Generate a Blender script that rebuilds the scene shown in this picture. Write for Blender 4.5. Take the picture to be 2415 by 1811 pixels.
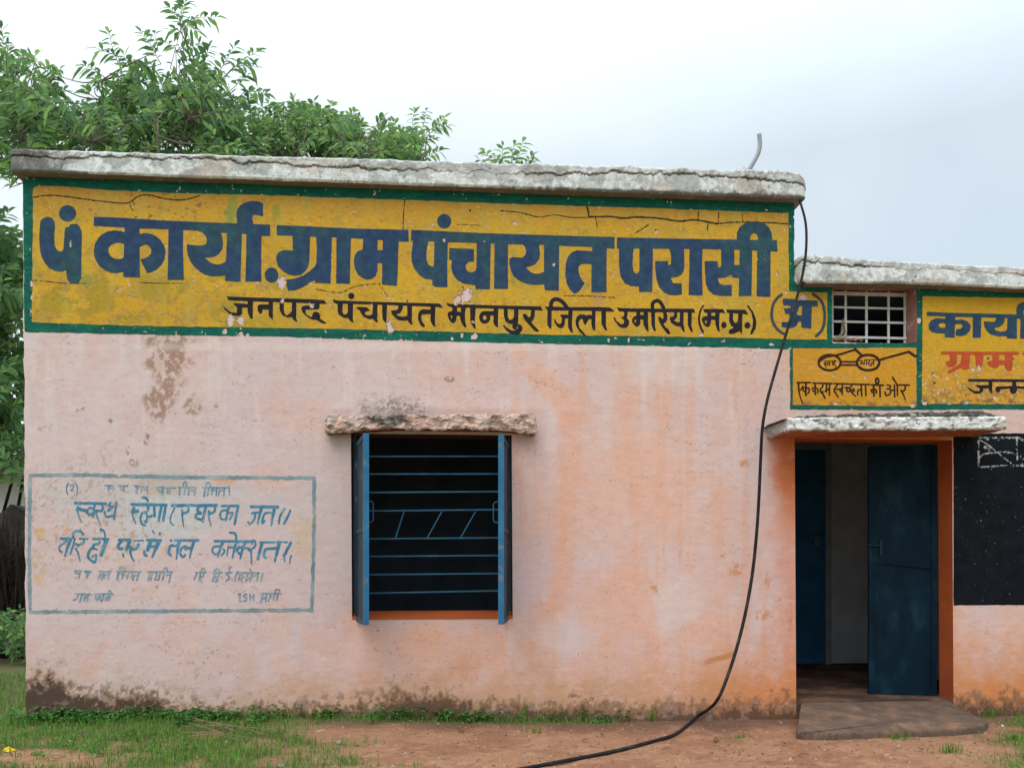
import bpy, math, random
import numpy as np
from mathutils import Vector, Matrix

for o in list(bpy.data.objects):
    bpy.data.objects.remove(o)
S = bpy.context.scene
COL = S.collection
R = math.radians
random.seed(7)
RNG = np.random.default_rng(11)

# ------------------------------------------------------------------ camera
F = 2000.0; CU = 1207.5; HV = 1330.0          # focal length, centre and horizon in photo pixels (2415 wide)
YAW = R(4.3); D = 6.31; HC = 1.13
SA, CA = math.sin(YAW), math.cos(YAW)
cam = bpy.data.cameras.new('camera'); cam_o = bpy.data.objects.new('camera', cam); COL.objects.link(cam_o)
cam.sensor_width = 36; cam.lens = 36 * F / 2415
cam.shift_y = (HV - 905.5) / 2415
cam.clip_start = 0.05; cam.clip_end = 3000
cam_o.location = (0, -D, HC); cam_o.rotation_euler = (R(90), 0, -YAW)
S.camera = cam_o

# ------------------------------------------------------------------ sky, sun, exposure
w = bpy.data.worlds.new('World'); S.world = w; w.use_nodes = True
nt = w.node_tree; nt.nodes.clear()
def nn(t, typ, **kw):
    n = t.nodes.new(typ)
    for k, v in kw.items():
        if k in ('inp',):
            for a, b in v.items(): n.inputs[a].default_value = b
        else: setattr(n, k, v)
    return n
SUN_EL, SUN_AZ = 52, 200        # sun behind and left of the camera, veiled by cloud
sky = nn(nt, 'ShaderNodeTexSky', sky_type='NISHITA', sun_disc=False, sun_elevation=R(SUN_EL), sun_rotation=R(SUN_AZ))
tc = nn(nt, 'ShaderNodeTexCoord')
sep = nn(nt, 'ShaderNodeSeparateXYZ'); nt.links.new(tc.outputs['Generated'], sep.inputs[0])
# overcast dome: brighter overhead, large soft cloud variation
noi = nn(nt, 'ShaderNodeTexNoise', inp={'Scale': 2.3, 'Detail': 5.0, 'Roughness': 0.5})
nt.links.new(tc.outputs['Generated'], noi.inputs['Vector'])
rampx = nn(nt, 'ShaderNodeMapRange', inp={'From Min': -0.30, 'From Max': 0.55, 'To Min': 0.0, 'To Max': 1.0})
nt.links.new(sep.outputs['X'], rampx.inputs['Value'])
nadd = nn(nt, 'ShaderNodeMath', operation='MULTIPLY_ADD', inp={1: 1.5, 2: -0.75})
nt.links.new(noi.outputs['Fac'], nadd.inputs[0])
fsum = nn(nt, 'ShaderNodeMath', operation='ADD', use_clamp=True)
nt.links.new(rampx.outputs[0], fsum.inputs[0]); nt.links.new(nadd.outputs[0], fsum.inputs[1])
cmix = nn(nt, 'ShaderNodeMix', data_type='RGBA')
cmix.inputs[6].default_value = (8.7, 9.55, 9.9, 1); cmix.inputs[7].default_value = (6.2, 7.15, 7.95, 1)
nt.links.new(fsum.outputs[0], cmix.inputs[0])
elev = nn(nt, 'ShaderNodeMapRange', inp={'From Min': 0.42, 'From Max': 1.0, 'To Min': 0.95, 'To Max': 3.1})
nt.links.new(sep.outputs['Z'], elev.inputs['Value'])
vm = nn(nt, 'ShaderNodeVectorMath', operation='SCALE')
nt.links.new(cmix.outputs[2], vm.inputs[0]); nt.links.new(elev.outputs[0], vm.inputs['Scale'])
smix = nn(nt, 'ShaderNodeMix', data_type='RGBA', inp={0: 0.88})
nt.links.new(sky.outputs[0], smix.inputs[6]); nt.links.new(vm.outputs[0], smix.inputs[7])
bg = nn(nt, 'ShaderNodeBackground', inp={'Strength': 0.107})
nt.links.new(smix.outputs[2], bg.inputs[0])
out = nn(nt, 'ShaderNodeOutputWorld'); nt.links.new(bg.outputs[0], out.inputs[0])
sl = bpy.data.lights.new('sun', 'SUN'); sl.energy = 1.0; sl.angle = R(40); sl.color = (1, 0.97, 0.93)
so = bpy.data.objects.new('sun', sl); COL.objects.link(so)
so.rotation_euler = (R(90 - SUN_EL), 0, R(-20))
S.view_settings.view_transform = 'Standard'; S.view_settings.look = 'None'
S.view_settings.exposure = 0.18; S.view_settings.gamma = 1.0

# ------------------------------------------------------------------ pixel <-> place helpers
def W(u, v, y=0.0):
    du = (np.asarray(u, float) - CU) / F; dz = (HV - np.asarray(v, float)) / F
    t = (y + D) / (CA - du * SA)
    return t * (SA + du * CA), np.zeros_like(t) + y, HC + t * dz
def WP(u, v, y=0.0):
    a = W(u, v, y); return Vector((float(a[0]), float(a[1]), float(a[2])))
def GP(u, v, z=0.0):
    t = (HC - z) / ((v - HV) / F); du = (u - CU) / F
    return Vector((t * (SA + du * CA), -D + t * (CA - du * SA), z))
def PX(x, z, y=0.0):
    t = x * SA + (y + D) * CA; r = x * CA - (y + D) * SA
    return CU + F * r / t, HV - F * (z - HC) / t

# ------------------------------------------------------------------ noise
def _h(ix, iy, s):
    n = (ix.astype(np.int64) * 374761393 + iy.astype(np.int64) * 668265263 + s * 974711 * 31) & 0xffffffff
    n = ((n ^ (n >> 13)) * 1274126177) & 0xffffffff
    n = ((n ^ (n >> 16)) * 2246822519) & 0xffffffff
    return ((n ^ (n >> 15)) & 0xffffff) / float(0xffffff)
def vn(x, y, s=0):
    x = np.asarray(x, float); y = np.asarray(y, float)
    ix = np.floor(x); iy = np.floor(y); fx = x - ix; fy = y - iy
    fx = fx * fx * (3 - 2 * fx); fy = fy * fy * (3 - 2 * fy)
    a = _h(ix, iy, s); b = _h(ix + 1, iy, s); c = _h(ix, iy + 1, s); d = _h(ix + 1, iy + 1, s)
    return (a * (1 - fx) + b * fx) * (1 - fy) + (c * (1 - fx) + d * fx) * fy
def fbm(x, y, s=0, o=4, g=0.5):
    t = 0; a = 1; n = 0
    for k in range(o):
        t = t + a * vn(np.asarray(x) * 2 ** k + 17.3 * k, np.asarray(y) * 2 ** k - 9.1 * k, s + k); n += a; a *= g
    return t / n
def sm(a, b, x):
    t = np.clip((x - a) / (b - a), 0, 1); return t * t * (3 - 2 * t)
def mixc(c, col, m):
    m = np.clip(m, 0, 1)[..., None]; return c * (1 - m) + np.array(col) * m

# ------------------------------------------------------------------ objects
def link(o, parent=None):
    COL.objects.link(o)
    if parent: o.parent = parent
    return o
def tag(o, label=None, cat=None, group=None, kind=None):
    if label: o['label'] = label
    if cat: o['category'] = cat
    if group: o['group'] = group
    if kind: o['kind'] = kind
    return o
def empty(name, loc=(0, 0, 0)):
    o = bpy.data.objects.new(name, None); o.location = loc; o.empty_display_size = 0.2
    return link(o)
def mesh(name, verts, faces, material, parent=None, cols=None, smooth=False):
    me = bpy.data.meshes.new(name)
    me.from_pydata([tuple(map(float, v)) for v in verts] if not isinstance(verts, list) else verts, [], faces)
    me.materials.append(material)
    if cols is not None:
        at = me.attributes.new('Col', 'FLOAT_COLOR', 'POINT')
        c4 = np.ones((len(me.vertices), 4), np.float32); c4[:, :3] = cols
        at.data.foreach_set('color', c4.ravel())
    if smooth: me.polygons.foreach_set('use_smooth', [True] * len(me.polygons))
    me.update()
    o = bpy.data.objects.new(name, me)
    link(o, parent)
    return o
def settle(root, loc):
    # the thing's origin goes to its base; its meshes (and its parts') stay where they are
    loc = Vector(loc); sh = Matrix.Translation(-loc)
    todo = [root] + list(root.children_recursive)
    for o in todo:
        if o.type == 'MESH': o.data.transform(sh)
    root.location = loc
    return root
class MB:
    def __init__(s): s.v = []; s.f = []; s.c = []
    def add(s, vs, fs, col=None):
        b = len(s.v); s.v += [tuple(v) for v in vs]; s.f += [tuple(i + b for i in f) for f in fs]
        s.c += [col or (1, 1, 1)] * len(vs)
    def box(s, a, b, col=None):
        x0, y0, z0 = a; x1, y1, z1 = b
        s.add([(x0,y0,z0),(x1,y0,z0),(x1,y1,z0),(x0,y1,z0),(x0,y0,z1),(x1,y0,z1),(x1,y1,z1),(x0,y1,z1)],
              [(0,3,2,1),(4,5,6,7),(0,1,5,4),(1,2,6,5),(2,3,7,6),(3,0,4,7)], col)
    def obox(s, o, ux, uy, uz, col=None):      # oriented box from corner and three edge vectors
        o, ux, uy, uz = map(Vector, (o, ux, uy, uz))
        s.add([o,o+ux,o+ux+uy,o+uy,o+uz,o+ux+uz,o+ux+uy+uz,o+uy+uz],
              [(0,3,2,1),(4,5,6,7),(0,1,5,4),(1,2,6,5),(2,3,7,6),(3,0,4,7)], col)
    def quad(s, a, b, c, d, col=None): s.add([a, b, c, d], [(0, 1, 2, 3)], col)
    def tube(s, pts, rad, n=8, col=None, cap=True):
        pts = [Vector(p) for p in pts]; m = len(pts)
        rs = rad if isinstance(rad, (list, tuple)) else [rad] * m
        vs = []; up = None
        for i, p in enumerate(pts):
            d = (pts[min(i + 1, m - 1)] - pts[max(i - 1, 0)]).normalized()
            if up is None: up = d.orthogonal().normalized()
            up = (up - d * up.dot(d)).normalized(); sd = d.cross(up)
            for k in range(n):
                a = 2 * math.pi * k / n
                vs.append(p + (up * math.cos(a) + sd * math.sin(a)) * rs[i])
        fs = []
        for i in range(m - 1):
            for k in range(n):
                fs.append((i*n+k, i*n+(k+1) % n, (i+1)*n+(k+1) % n, (i+1)*n+k))
        if cap: fs += [tuple(range(n))[::-1], tuple((m-1)*n+k for k in range(n))]
        s.add(vs, fs, col)
    def build(s, name, m, parent=None, cols=False, smooth=False):
        return mesh(name, s.v, s.f, m, parent, np.array(s.c) if cols else None, smooth)
def crom(P, k=6, closed=False):
    P = [np.array(p, float) for p in P]; n = len(P)
    if n < 3 and not closed: return [tuple(p) for p in P]
    o = []
    rng = n if closed else n - 1
    for i in range(rng):
        g = (lambda j: P[j % n]) if closed else (lambda j: P[min(max(j, 0), n - 1)])
        a, b, c, d = g(i - 1), g(i), g(i + 1), g(i + 2)
        for j in range(k):
            t = j / k
            o.append(tuple(0.5 * ((2*b) + (c-a)*t + (2*a-5*b+4*c-d)*t*t + (3*b-a-3*c+d)*t**3)))
    if not closed: o.append(tuple(P[-1]))
    return o

# ------------------------------------------------------------------ materials
def mat(name, base=(0.5, 0.5, 0.5), attr=False, rough=0.9, var=0.12, vs=6.0, bump=0.25, bs=70.0, spec=0.25,
        stretch=(1, 1, 1), blotch=None, metal=0.0, dist=0.004, alt=None, trans=0.0):
    m = bpy.data.materials.new(name); m.use_nodes = True; t = m.node_tree
    b = t.nodes['Principled BSDF']; b.inputs['Roughness'].default_value = rough
    b.inputs['Specular IOR Level'].default_value = spec; b.inputs['Metallic'].default_value = metal
    tc = nn(t, 'ShaderNodeTexCoord'); mp = nn(t, 'ShaderNodeMapping'); mp.inputs['Scale'].default_value = stretch
    t.links.new(tc.outputs['Object'], mp.inputs[0])
    n1 = nn(t, 'ShaderNodeTexNoise', inp={'Scale': vs, 'Detail': 6.0, 'Roughness': 0.6}); t.links.new(mp.outputs[0], n1.inputs['Vector'])
    mr = nn(t, 'ShaderNodeMapRange', inp={'From Min': 0.3, 'From Max': 0.7, 'To Min': 1 - var, 'To Max': 1 + var}); t.links.new(n1.outputs[0], mr.inputs[0])
    if attr:
        src = nn(t, 'ShaderNodeAttribute', attribute_name='Col').outputs['Color']
    else:
        rg = nn(t, 'ShaderNodeRGB'); rg.outputs[0].default_value = (*base, 1); src = rg.outputs[0]
    if alt:                              # worn patches of a second colour: (colour, scale, threshold, softness)
        ac, asc, th, so_ = alt[:4]; amax = alt[4] if len(alt) > 4 else 1.0
        n3 = nn(t, 'ShaderNodeTexNoise', inp={'Scale': asc, 'Detail': 8.0, 'Roughness': 0.68}); t.links.new(mp.outputs[0], n3.inputs['Vector'])
        m3 = nn(t, 'ShaderNodeMapRange', inp={'From Min': th - so_, 'From Max': th + so_, 'To Max': amax}); t.links.new(n3.outputs[0], m3.inputs[0])
        mx = nn(t, 'ShaderNodeMix', data_type='RGBA'); mx.inputs[7].default_value = (*ac, 1)
        t.links.new(m3.outputs[0], mx.inputs[0]); t.links.new(src, mx.inputs[6]); src = mx.outputs[2]
    sc = nn(t, 'ShaderNodeVectorMath', operation='SCALE'); t.links.new(src, sc.inputs[0]); t.links.new(mr.outputs[0], sc.inputs['Scale'])
    t.links.new(sc.outputs[0], b.inputs['Base Color'])
    n2 = nn(t, 'ShaderNodeTexNoise', inp={'Scale': bs, 'Detail': 7.0, 'Roughness': 0.65}); t.links.new(mp.outputs[0], n2.inputs['Vector'])
    bp = nn(t, 'ShaderNodeBump', inp={'Strength': bump, 'Distance': dist}); t.links.new(n2.outputs[0], bp.inputs['Height'])
    t.links.new(bp.outputs[0], b.inputs['Normal'])
    if trans:
        tr = nn(t, 'ShaderNodeBsdfTranslucent'); t.links.new(sc.outputs[0], tr.inputs[0])
        ms = nn(t, 'ShaderNodeMixShader', inp={0: trans}); o = t.nodes['Material Output']
        t.links.new(b.outputs[0], ms.inputs[1]); t.links.new(tr.outputs[0], ms.inputs[2]); t.links.new(ms.outputs[0], o.inputs[0])
    return m
M = {}
M['plaster'] = mat('limewashed_plaster', attr=True, var=0.06, vs=9, bump=0.22, bs=17, stretch=(1, 1, 2.2), dist=0.007, rough=0.92, spec=0.12, alt=((0.69, 0.57, 0.54), 5, 0.575, 0.03, 0.15))
M['concrete'] = mat('weathered_concrete', attr=True, var=0.16, vs=22, bump=0.6, bs=45, dist=0.012, rough=0.95, spec=0.12, alt=((0.33, 0.325, 0.315), 15, 0.565, 0.018, 0.55))
M['sign'] = mat('sign_yellow_paint', attr=True, var=0.09, vs=30, bump=0.5, bs=30, stretch=(1, 1, 1.8), dist=0.008, rough=0.8, spec=0.1, alt=((0.36, 0.22, 0.03), 8, 0.585, 0.025, 0.42))
M['green'] = mat('green_border_paint', (0.011, 0.092, 0.072), var=0.35, vs=18, bump=0.4, bs=40, rough=0.75, spec=0.08, alt=((0.010, 0.145, 0.085), 4, 0.56, 0.1), stretch=(1, 1, 3))
M['blue'] = mat('sign_blue_paint', (0.029, 0.056, 0.115), var=0.26, vs=16, bump=0.45, bs=34, rough=0.8, spec=0.08, alt=((0.033, 0.078, 0.095), 2.4, 0.54, 0.08))
M['black'] = mat('sign_black_paint', (0.022, 0.020, 0.025), var=0.25, vs=14, bump=0.4, bs=34, rough=0.8, spec=0.08)
M['grey_blue'] = mat('sign_grey_paint', (0.055, 0.065, 0.085), var=0.2, vs=14, bump=0.3, rough=0.8, spec=0.08, alt=((0.3, 0.25, 0.2), 40, 0.68, 0.03))
M['brown'] = mat('sign_brown_paint', (0.04, 0.020, 0.014), var=0.3, vs=14, bump=0.3, rough=0.8, spec=0.08)
M['red'] = mat('sign_red_paint', (0.46, 0.075, 0.03), var=0.15, vs=14, bump=0.3, rough=0.8, spec=0.08, alt=((0.6, 0.33, 0.06), 30, 0.7, 0.05))
M['slogan'] = mat('faded_blue_paint', (0.06, 0.195, 0.305), var=0.25, vs=12, bump=0.4, bs=40, rough=0.9, spec=0.08, alt=((0.20, 0.33, 0.41), 13, 0.58, 0.08, 0.8))
M['slogan_faint'] = mat('very_faded_blue_paint', (0.10, 0.215, 0.30), var=0.2, vs=12, bump=0.4, bs=40, rough=0.9, spec=0.08, alt=((0.40, 0.42, 0.43), 14, 0.54, 0.12))
M['slogan_frame'] = mat('faded_frame_paint', (0.17, 0.255, 0.285), var=0.3, vs=6, bump=0.4, bs=40, rough=0.9, spec=0.08, alt=((0.40, 0.38, 0.365), 5, 0.56, 0.12))
M['crack'] = mat('crack_dirt', (0.05, 0.032, 0.018), var=0.4, vs=30)
M['shutter'] = mat('blue_shutter_paint', attr=True, var=0.2, vs=7, bump=0.15, rough=0.5, alt=((0.15, 0.17, 0.155), 11, 0.62, 0.03, 0.8), spec=0.12)
M['bluedoor'] = mat('dark_blue_metal_door', (0.002, 0.015, 0.029), var=0.5, vs=5, bump=0.15, bs=20, rough=0.6, spec=0.10, alt=((0.010, 0.034, 0.040), 5, 0.60, 0.1), stretch=(1, 1, .4))
M['bar'] = mat('grille_blue_paint', (0.03, 0.11, 0.19), var=0.25, vs=10, bump=0.1, rough=0.6, spec=0.15, alt=((0.085, 0.07, 0.06), 9, 0.58, 0.06, 0.7))
M['orange'] = mat('orange_oxide_paint', (0.47, 0.105, 0.028), var=0.22, vs=6, bump=0.4, bs=40, rough=0.8, alt=((0.30, 0.07, 0.03), 3, 0.55, 0.12), spec=0.1)
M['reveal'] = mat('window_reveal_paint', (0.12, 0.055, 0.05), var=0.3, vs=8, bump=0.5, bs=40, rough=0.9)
M['ventreveal'] = mat('vent_reveal_paint', (0.42, 0.20, 0.165), var=0.2, vs=8, bump=0.5, bs=40, rough=0.9, alt=((0.62, 0.52, 0.48), 9, 0.62, 0.06))
M['board'] = mat('blackboard_paint', (0.008, 0.0095, 0.013), var=0.35, vs=8, bump=0.4, bs=30, rough=0.85, spec=0.06, alt=((0.35, 0.34, 0.30), 42, 0.665, 0.012))
M['chalk'] = mat('worn_white_paint', (0.42, 0.41, 0.38), var=0.3, vs=20, rough=0.95, alt=((0.05, 0.055, 0.065), 45, 0.5, 0.08))
M['whitebar'] = mat('white_grille_paint', (0.62, 0.62, 0.63), var=0.15, vs=12, bump=0.1, rough=0.6, alt=((0.42, 0.36, 0.33), 18, 0.66, 0.05))
M['bluein'] = mat('inner_blue_door_paint', (0.028, 0.13, 0.26), var=0.25, vs=4, bump=0.15, bs=20, rough=0.6, spec=0.15)
M['inwall'] = mat('inner_wall_paint', (0.52, 0.54, 0.57), var=0.15, vs=3, bump=0.3, bs=20)
M['inframe'] = mat('inner_frame_paint', (0.30, 0.32, 0.34), var=0.15, vs=6, bump=0.2)
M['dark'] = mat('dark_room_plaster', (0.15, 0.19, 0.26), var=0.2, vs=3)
M['floor'] = mat('damp_cement_floor', (0.065, 0.042, 0.032), var=0.3, vs=5, bump=0.6, bs=40, rough=0.8, spec=0.10, alt=((0.185, 0.098, 0.06), 3, 0.54, 0.08))
M['step'] = mat('worn_cement_step', (0.125, 0.084, 0.062), var=0.3, vs=7, bump=0.7, bs=50, rough=0.85, spec=0.1, alt=((0.20, 0.115, 0.075), 4, 0.56, 0.06))
M['hose'] = mat('black_hose_plastic', (0.014, 0.013, 0.015), var=0.3, vs=12, bump=0.1, rough=0.6, spec=0.18, alt=((0.06, 0.045, 0.036), 14, 0.6, 0.08))
M['pvc'] = mat('grey_pvc', (0.27, 0.285, 0.31), var=0.2, vs=12, rough=0.5, spec=0.4)
M['steel'] = mat('dull_steel', (0.20, 0.21, 0.22), var=0.2, vs=20, rough=0.5, metal=0.5)
M['latch'] = mat('painted_latch', (0.006, 0.022, 0.038), var=0.2, vs=20, rough=0.5, spec=0.2)
M['soil'] = mat('red_soil', attr=True, var=0.16, vs=35, bump=0.6, bs=120, dist=0.008, rough=0.95)
M['earth'] = mat('far_ground', (0.22, 0.20, 0.09), var=0.3, vs=0.6, bump=0.5, bs=10)
M['grass'] = mat('grass_blades', attr=True, var=0.15, vs=6, bump=0.0, rough=0.75, trans=0.3, spec=0.1)
M['leaf'] = mat('tree_leaves', attr=True, var=0.12, vs=5, bump=0.0, rough=0.6, spec=0.15, trans=0.5)
M['bark'] = mat('grey_bark', (0.16, 0.13, 0.11), var=0.3, vs=9, bump=0.6, bs=30)
M['moss'] = mat('black_moss', attr=True, var=0.3, vs=30, bump=0.7, bs=90, dist=0.01, rough=1.0)
M['straw'] = mat('dry_straw', (0.36, 0.27, 0.17), var=0.3, vs=20)
M['stalk'] = mat('dry_stalk', (0.20, 0.145, 0.09), var=0.3, vs=12)
M['mud'] = mat('dark_mud_wall', (0.04, 0.034, 0.028), var=0.55, vs=3.5, bump=0.7, bs=12, dist=0.05)
M['shedwhite'] = mat('shed_whitewash', (0.62, 0.62, 0.62), var=0.15, vs=3)
M['shedroof'] = mat('shed_dark_roof', (0.05, 0.045, 0.042), var=0.3, vs=4)
M['wood'] = mat('dark_post_wood', (0.022, 0.017, 0.014), var=0.4, vs=8, spec=0.05)
M['litter_yellow'] = mat('yellow_wrapper', (0.75, 0.48, 0.03), var=0.15, rough=0.4)
M['litter_red'] = mat('faded_red_scrap', (0.46, 0.12, 0.07), var=0.2)
M['litter_white'] = mat('dirty_white_scrap', (0.58, 0.57, 0.50), var=0.2)
M['stone'] = mat('grey_stone', (0.34, 0.27, 0.22), var=0.3, vs=20, bump=0.5)
M['deadleaf'] = mat('dead_leaf', (0.13, 0.065, 0.035), var=0.3, vs=20)

# ------------------------------------------------------------------ painted shapes on the wall
# A painted layer is a thin mesh: the outline is a signed distance field in photo pixels (1 px = 3 mm), meshed by marching squares.
class Field:
    def __init__(s, box, step):
        s.u0, s.v0, s.u1, s.v1 = box; s.st = step
        s.us = np.arange(s.u0, s.u1 + step, step); s.vs = np.arange(s.v0, s.v1 + step, step)
        s.U, s.V = np.meshgrid(s.us, s.vs); s.d = np.full(s.U.shape, 50.0)
    def win(s, a, b, c, d, m=8):
        i0 = max(0, int((a - m - s.u0) / s.st)); i1 = min(len(s.us), int((c + m - s.u0) / s.st) + 2)
        j0 = max(0, int((b - m - s.v0) / s.st)); j1 = min(len(s.vs), int((d + m - s.v0) / s.st) + 2)
        return (slice(j0, max(j0, j1)), slice(i0, max(i0, i1)))
    def put(s, w, d, sub):
        if sub: s.d[w] = np.maximum(s.d[w], -d)
        else: s.d[w] = np.minimum(s.d[w], d)
    def poly(s, P, sub=False):
        P = np.array(P, float); w = s.win(P[:, 0].min(), P[:, 1].min(), P[:, 0].max(), P[:, 1].max())
        X, Y = s.U[w], s.V[w]; best = np.full(X.shape, 1e9); ins = np.zeros(X.shape, bool)
        for k in range(len(P)):
            x0, y0 = P[k]; x1, y1 = P[(k + 1) % len(P)]
            dx, dy = x1 - x0, y1 - y0; L = dx * dx + dy * dy
            if L < 1e-9: continue
            t = np.clip(((X - x0) * dx + (Y - y0) * dy) / L, 0, 1)
            best = np.minimum(best, (X - x0 - t * dx) ** 2 + (Y - y0 - t * dy) ** 2)
            if y0 != y1: ins ^= ((y0 > Y) != (y1 > Y)) & (X < (x1 - x0) * (Y - y0) / (y1 - y0) + x0)
        d = np.sqrt(best); d[ins] *= -1
        s.put(w, d, sub)
    def ell(s, x, y, rx, ry, sub=False, rough=0.0, seed=0):
        w = s.win(x - rx, y - ry, x + rx, y + ry); X, Y = s.U[w], s.V[w]
        r = np.hypot((X - x) / rx, (Y - y) / ry)
        d = (r - 1) * min(rx, ry)
        if rough: d = d + (fbm(X / 5 + seed, Y / 4, 5, 4, .65) - 0.5) * rough * 1.5
        s.put(w, d, sub)
    def stroke(s, P, wd, smooth=True, taper=0.0, sub=False):
        P = crom(P, 6) if smooth and len(P) > 2 else P
        P = np.array(P, float); h = wd / 2
        w = s.win(P[:, 0].min() - h, P[:, 1].min() - h, P[:, 0].max() + h, P[:, 1].max() + h)
        X, Y = s.U[w], s.V[w]; best = np.full(X.shape, 1e9); n = len(P) - 1
        for k in range(n):
            x0, y0 = P[k]; dx, dy = P[k + 1] - P[k]; L = dx * dx + dy * dy
            if L < 1e-9: continue
            t = np.clip(((X - x0) * dx + (Y - y0) * dy) / L, 0, 1)
            hh = h * (1 - taper * (k + t) / n)
            best = np.minimum(best, np.hypot(X - x0 - t * dx, Y - y0 - t * dy) - hh)
        s.put(w, best, sub)
    def wobble(s, amp, scale, seed=3): s.d = s.d + (fbm(s.U / scale, s.V / scale, seed, 3) - 0.5) * 2 * amp
    def erode(s, thr, k, scale, seed=9, sx=1.0):
        n = fbm(s.U / scale / sx, s.V / scale, seed, 5, 0.6); s.d = np.maximum(s.d, (n - thr) * k)
    def build(s, name, m, y, parent=None, colfn=None):
        d = s.d; ins = d < 0; H, Wd = d.shape
        idx = -np.ones(d.shape, np.int64); idx[ins] = np.arange(ins.sum())
        pu = list(s.U[ins]); pv = list(s.V[ins])
        F4 = ins[:-1, :-1].astype(int) + ins[:-1, 1:] + ins[1:, 1:] + ins[1:, :-1]
        J, I = np.nonzero(F4 == 4)
        quads = np.stack([idx[J, I], idx[J + 1, I], idx[J + 1, I + 1], idx[J, I + 1]], 1).tolist()
        J, I = np.nonzero((F4 > 0) & (F4 < 4)); cache = {}
        def ev(a, b):
            k = (a, b) if a < b else (b, a)
            if k in cache: return cache[k]
            da, db = d[a], d[b]; t = da / (da - db)
            pu.append(s.us[a[1]] + t * (s.us[b[1]] - s.us[a[1]])); pv.append(s.vs[a[0]] + t * (s.vs[b[0]] - s.vs[a[0]]))
            cache[k] = len(pu) - 1; return cache[k]
        for j, i in zip(J.tolist(), I.tolist()):
            cs = [(j, i), (j + 1, i), (j + 1, i + 1), (j, i + 1)]
            ii = [bool(ins[c]) for c in cs]
            if ii in ([True, False, True, False], [False, True, False, True]):
                for k in range(4):
                    if ii[k]: quads.append([int(idx[cs[k]]), ev(cs[k], cs[(k + 1) % 4]), ev(cs[(k - 1) % 4], cs[k])])
                continue
            pg = []
            for k in range(4):
                if ii[k]: pg.append(int(idx[cs[k]]))
                if ii[k] != ii[(k + 1) % 4]: pg.append(ev(cs[k], cs[(k + 1) % 4]))
            if len(pg) >= 3: quads.append(pg)
        pu = np.array(pu); pv = np.array(pv); x, yy, z = W(pu, pv, y)
        cols = colfn(pu, pv) if colfn else None
        me = bpy.data.meshes.new(name)
        me.from_pydata(np.stack([x, yy, z], 1).tolist(), [], quads); me.materials.append(m)
        if cols is not None:
            at = me.attributes.new('Col', 'FLOAT_COLOR', 'POINT'); c4 = np.ones((len(pu), 4), np.float32); c4[:, :3] = cols
            at.data.foreach_set('color', c4.ravel())
        o = bpy.data.objects.new(name, me); return link(o, parent)

CHIPS = [(664,667,11,17),(1098,695,15,17),(1078,707,8,12),(545,757,9,14),(569,757,10,10),(665,708,5,6),(734,722,5,8),(920,773,9,14),
         (1116,795,9,6),(1122,788,4,5),(1089,792,4,6),(1066,799,4,5),(1115,758,5,3),(1436,801,3,5),(1483,801,3,5),(1453,797,4,2),(1896,702,8,7),
         (1820,812,5,4),(1653,789,6,5),(531,781,6,8),(568,789,7,5),(584,790,4,3),(733,668,6,4),(166,575,3,7),(681,542,3,3),(767,543,2,2),(1047,568,4,5),
         (1142,569,3,4),(1306,624,4,5),(1854,690,4,5),(1833,644,4,6),(1788,610,3,3),(1795,602,3,3),(1801,589,3,2),(1803,611,2,2),(1750,548,2,2),
         (1369,561,2,2),(1320,562,2,2),(1326,560,2,2),(1109,497,2,3),(1020,528,3,4),(1214,527,5,6),(1232,549,3,5),(1110,539,2,4),(1150,560,2,2),
         (1004,530,2,4),(1240,506,3,2),(1548,548,5,6),(75,672,3,10),(75,700,2,8),(1025,781,4,3),(876,720,4,4),(914,703,4,5),(961,711,3,3),
         (1325,796,3,2),(1338,795,3,2),(455,663,3,5),(440,675,3,4),(305,700,3,4),(2168,756,4,6),(2310,868,6,8),(2296,872,5,5),(2256,884,5,4),
         (2163,888,3,3),(2200,880,3,3),(2230,828,4,2),(2203,902,3,3),(2209,918,2,4),(1965,886,5,4),(1990,888,4,4),(2041,889,5,3),(1971,951,5,4),
         (2152,955,7,6),(2170,753,3,3),(2183,951,6,5),(2280,950,9,4),(2240,951,6,3),(2330,846,3,3),(2390,846,2,2)]
def chip(f, mn=0):
    for k, (x, y, a, b) in enumerate(CHIPS):
        if max(a, b) >= mn: f.ell(x, y, a * .95, b * .95, True, min(a, b) * 1.5, k * 3.7)

GW = 1.0; GMIN = 0.0
def glyphs(f, src):
    for (ox, oy, sc), items in src:
        T = lambda P: [(ox + x / sc, oy + y / sc) for x, y in P]
        for it in items:
            k = it[0]
            if k == 'p': f.poly(T(it[1]))
            elif k == '-': f.poly(T(it[1]), True)
            elif k == 's': f.stroke(T(it[2]), max(GMIN, it[1] / sc * GW))
            elif k == 't': f.stroke(T(it[2]), max(GMIN, it[1] / sc * GW * 1.1), taper=0.55)
            elif k == 'l': f.stroke(T(it[2]), max(GMIN, it[1] / sc * GW), smooth=False)
            elif k == 'e': f.ell(ox + it[1] / sc, oy + it[2] / sc, it[3] / sc, it[4] / sc)
            elif k == 'h': f.ell(ox + it[1] / sc, oy + it[2] / sc, it[3] / sc, it[4] / sc, True)
            elif k == 'r':   # ring: cx, cy, rx, ry, width
                c = [(it[1] + it[3] * math.cos(a * math.pi / 16), it[2] + it[4] * math.sin(a * math.pi / 16)) for a in range(33)]
                f.stroke(T(c), it[5] / sc, smooth=False)
A = 6.9125; B = 7.9
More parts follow.
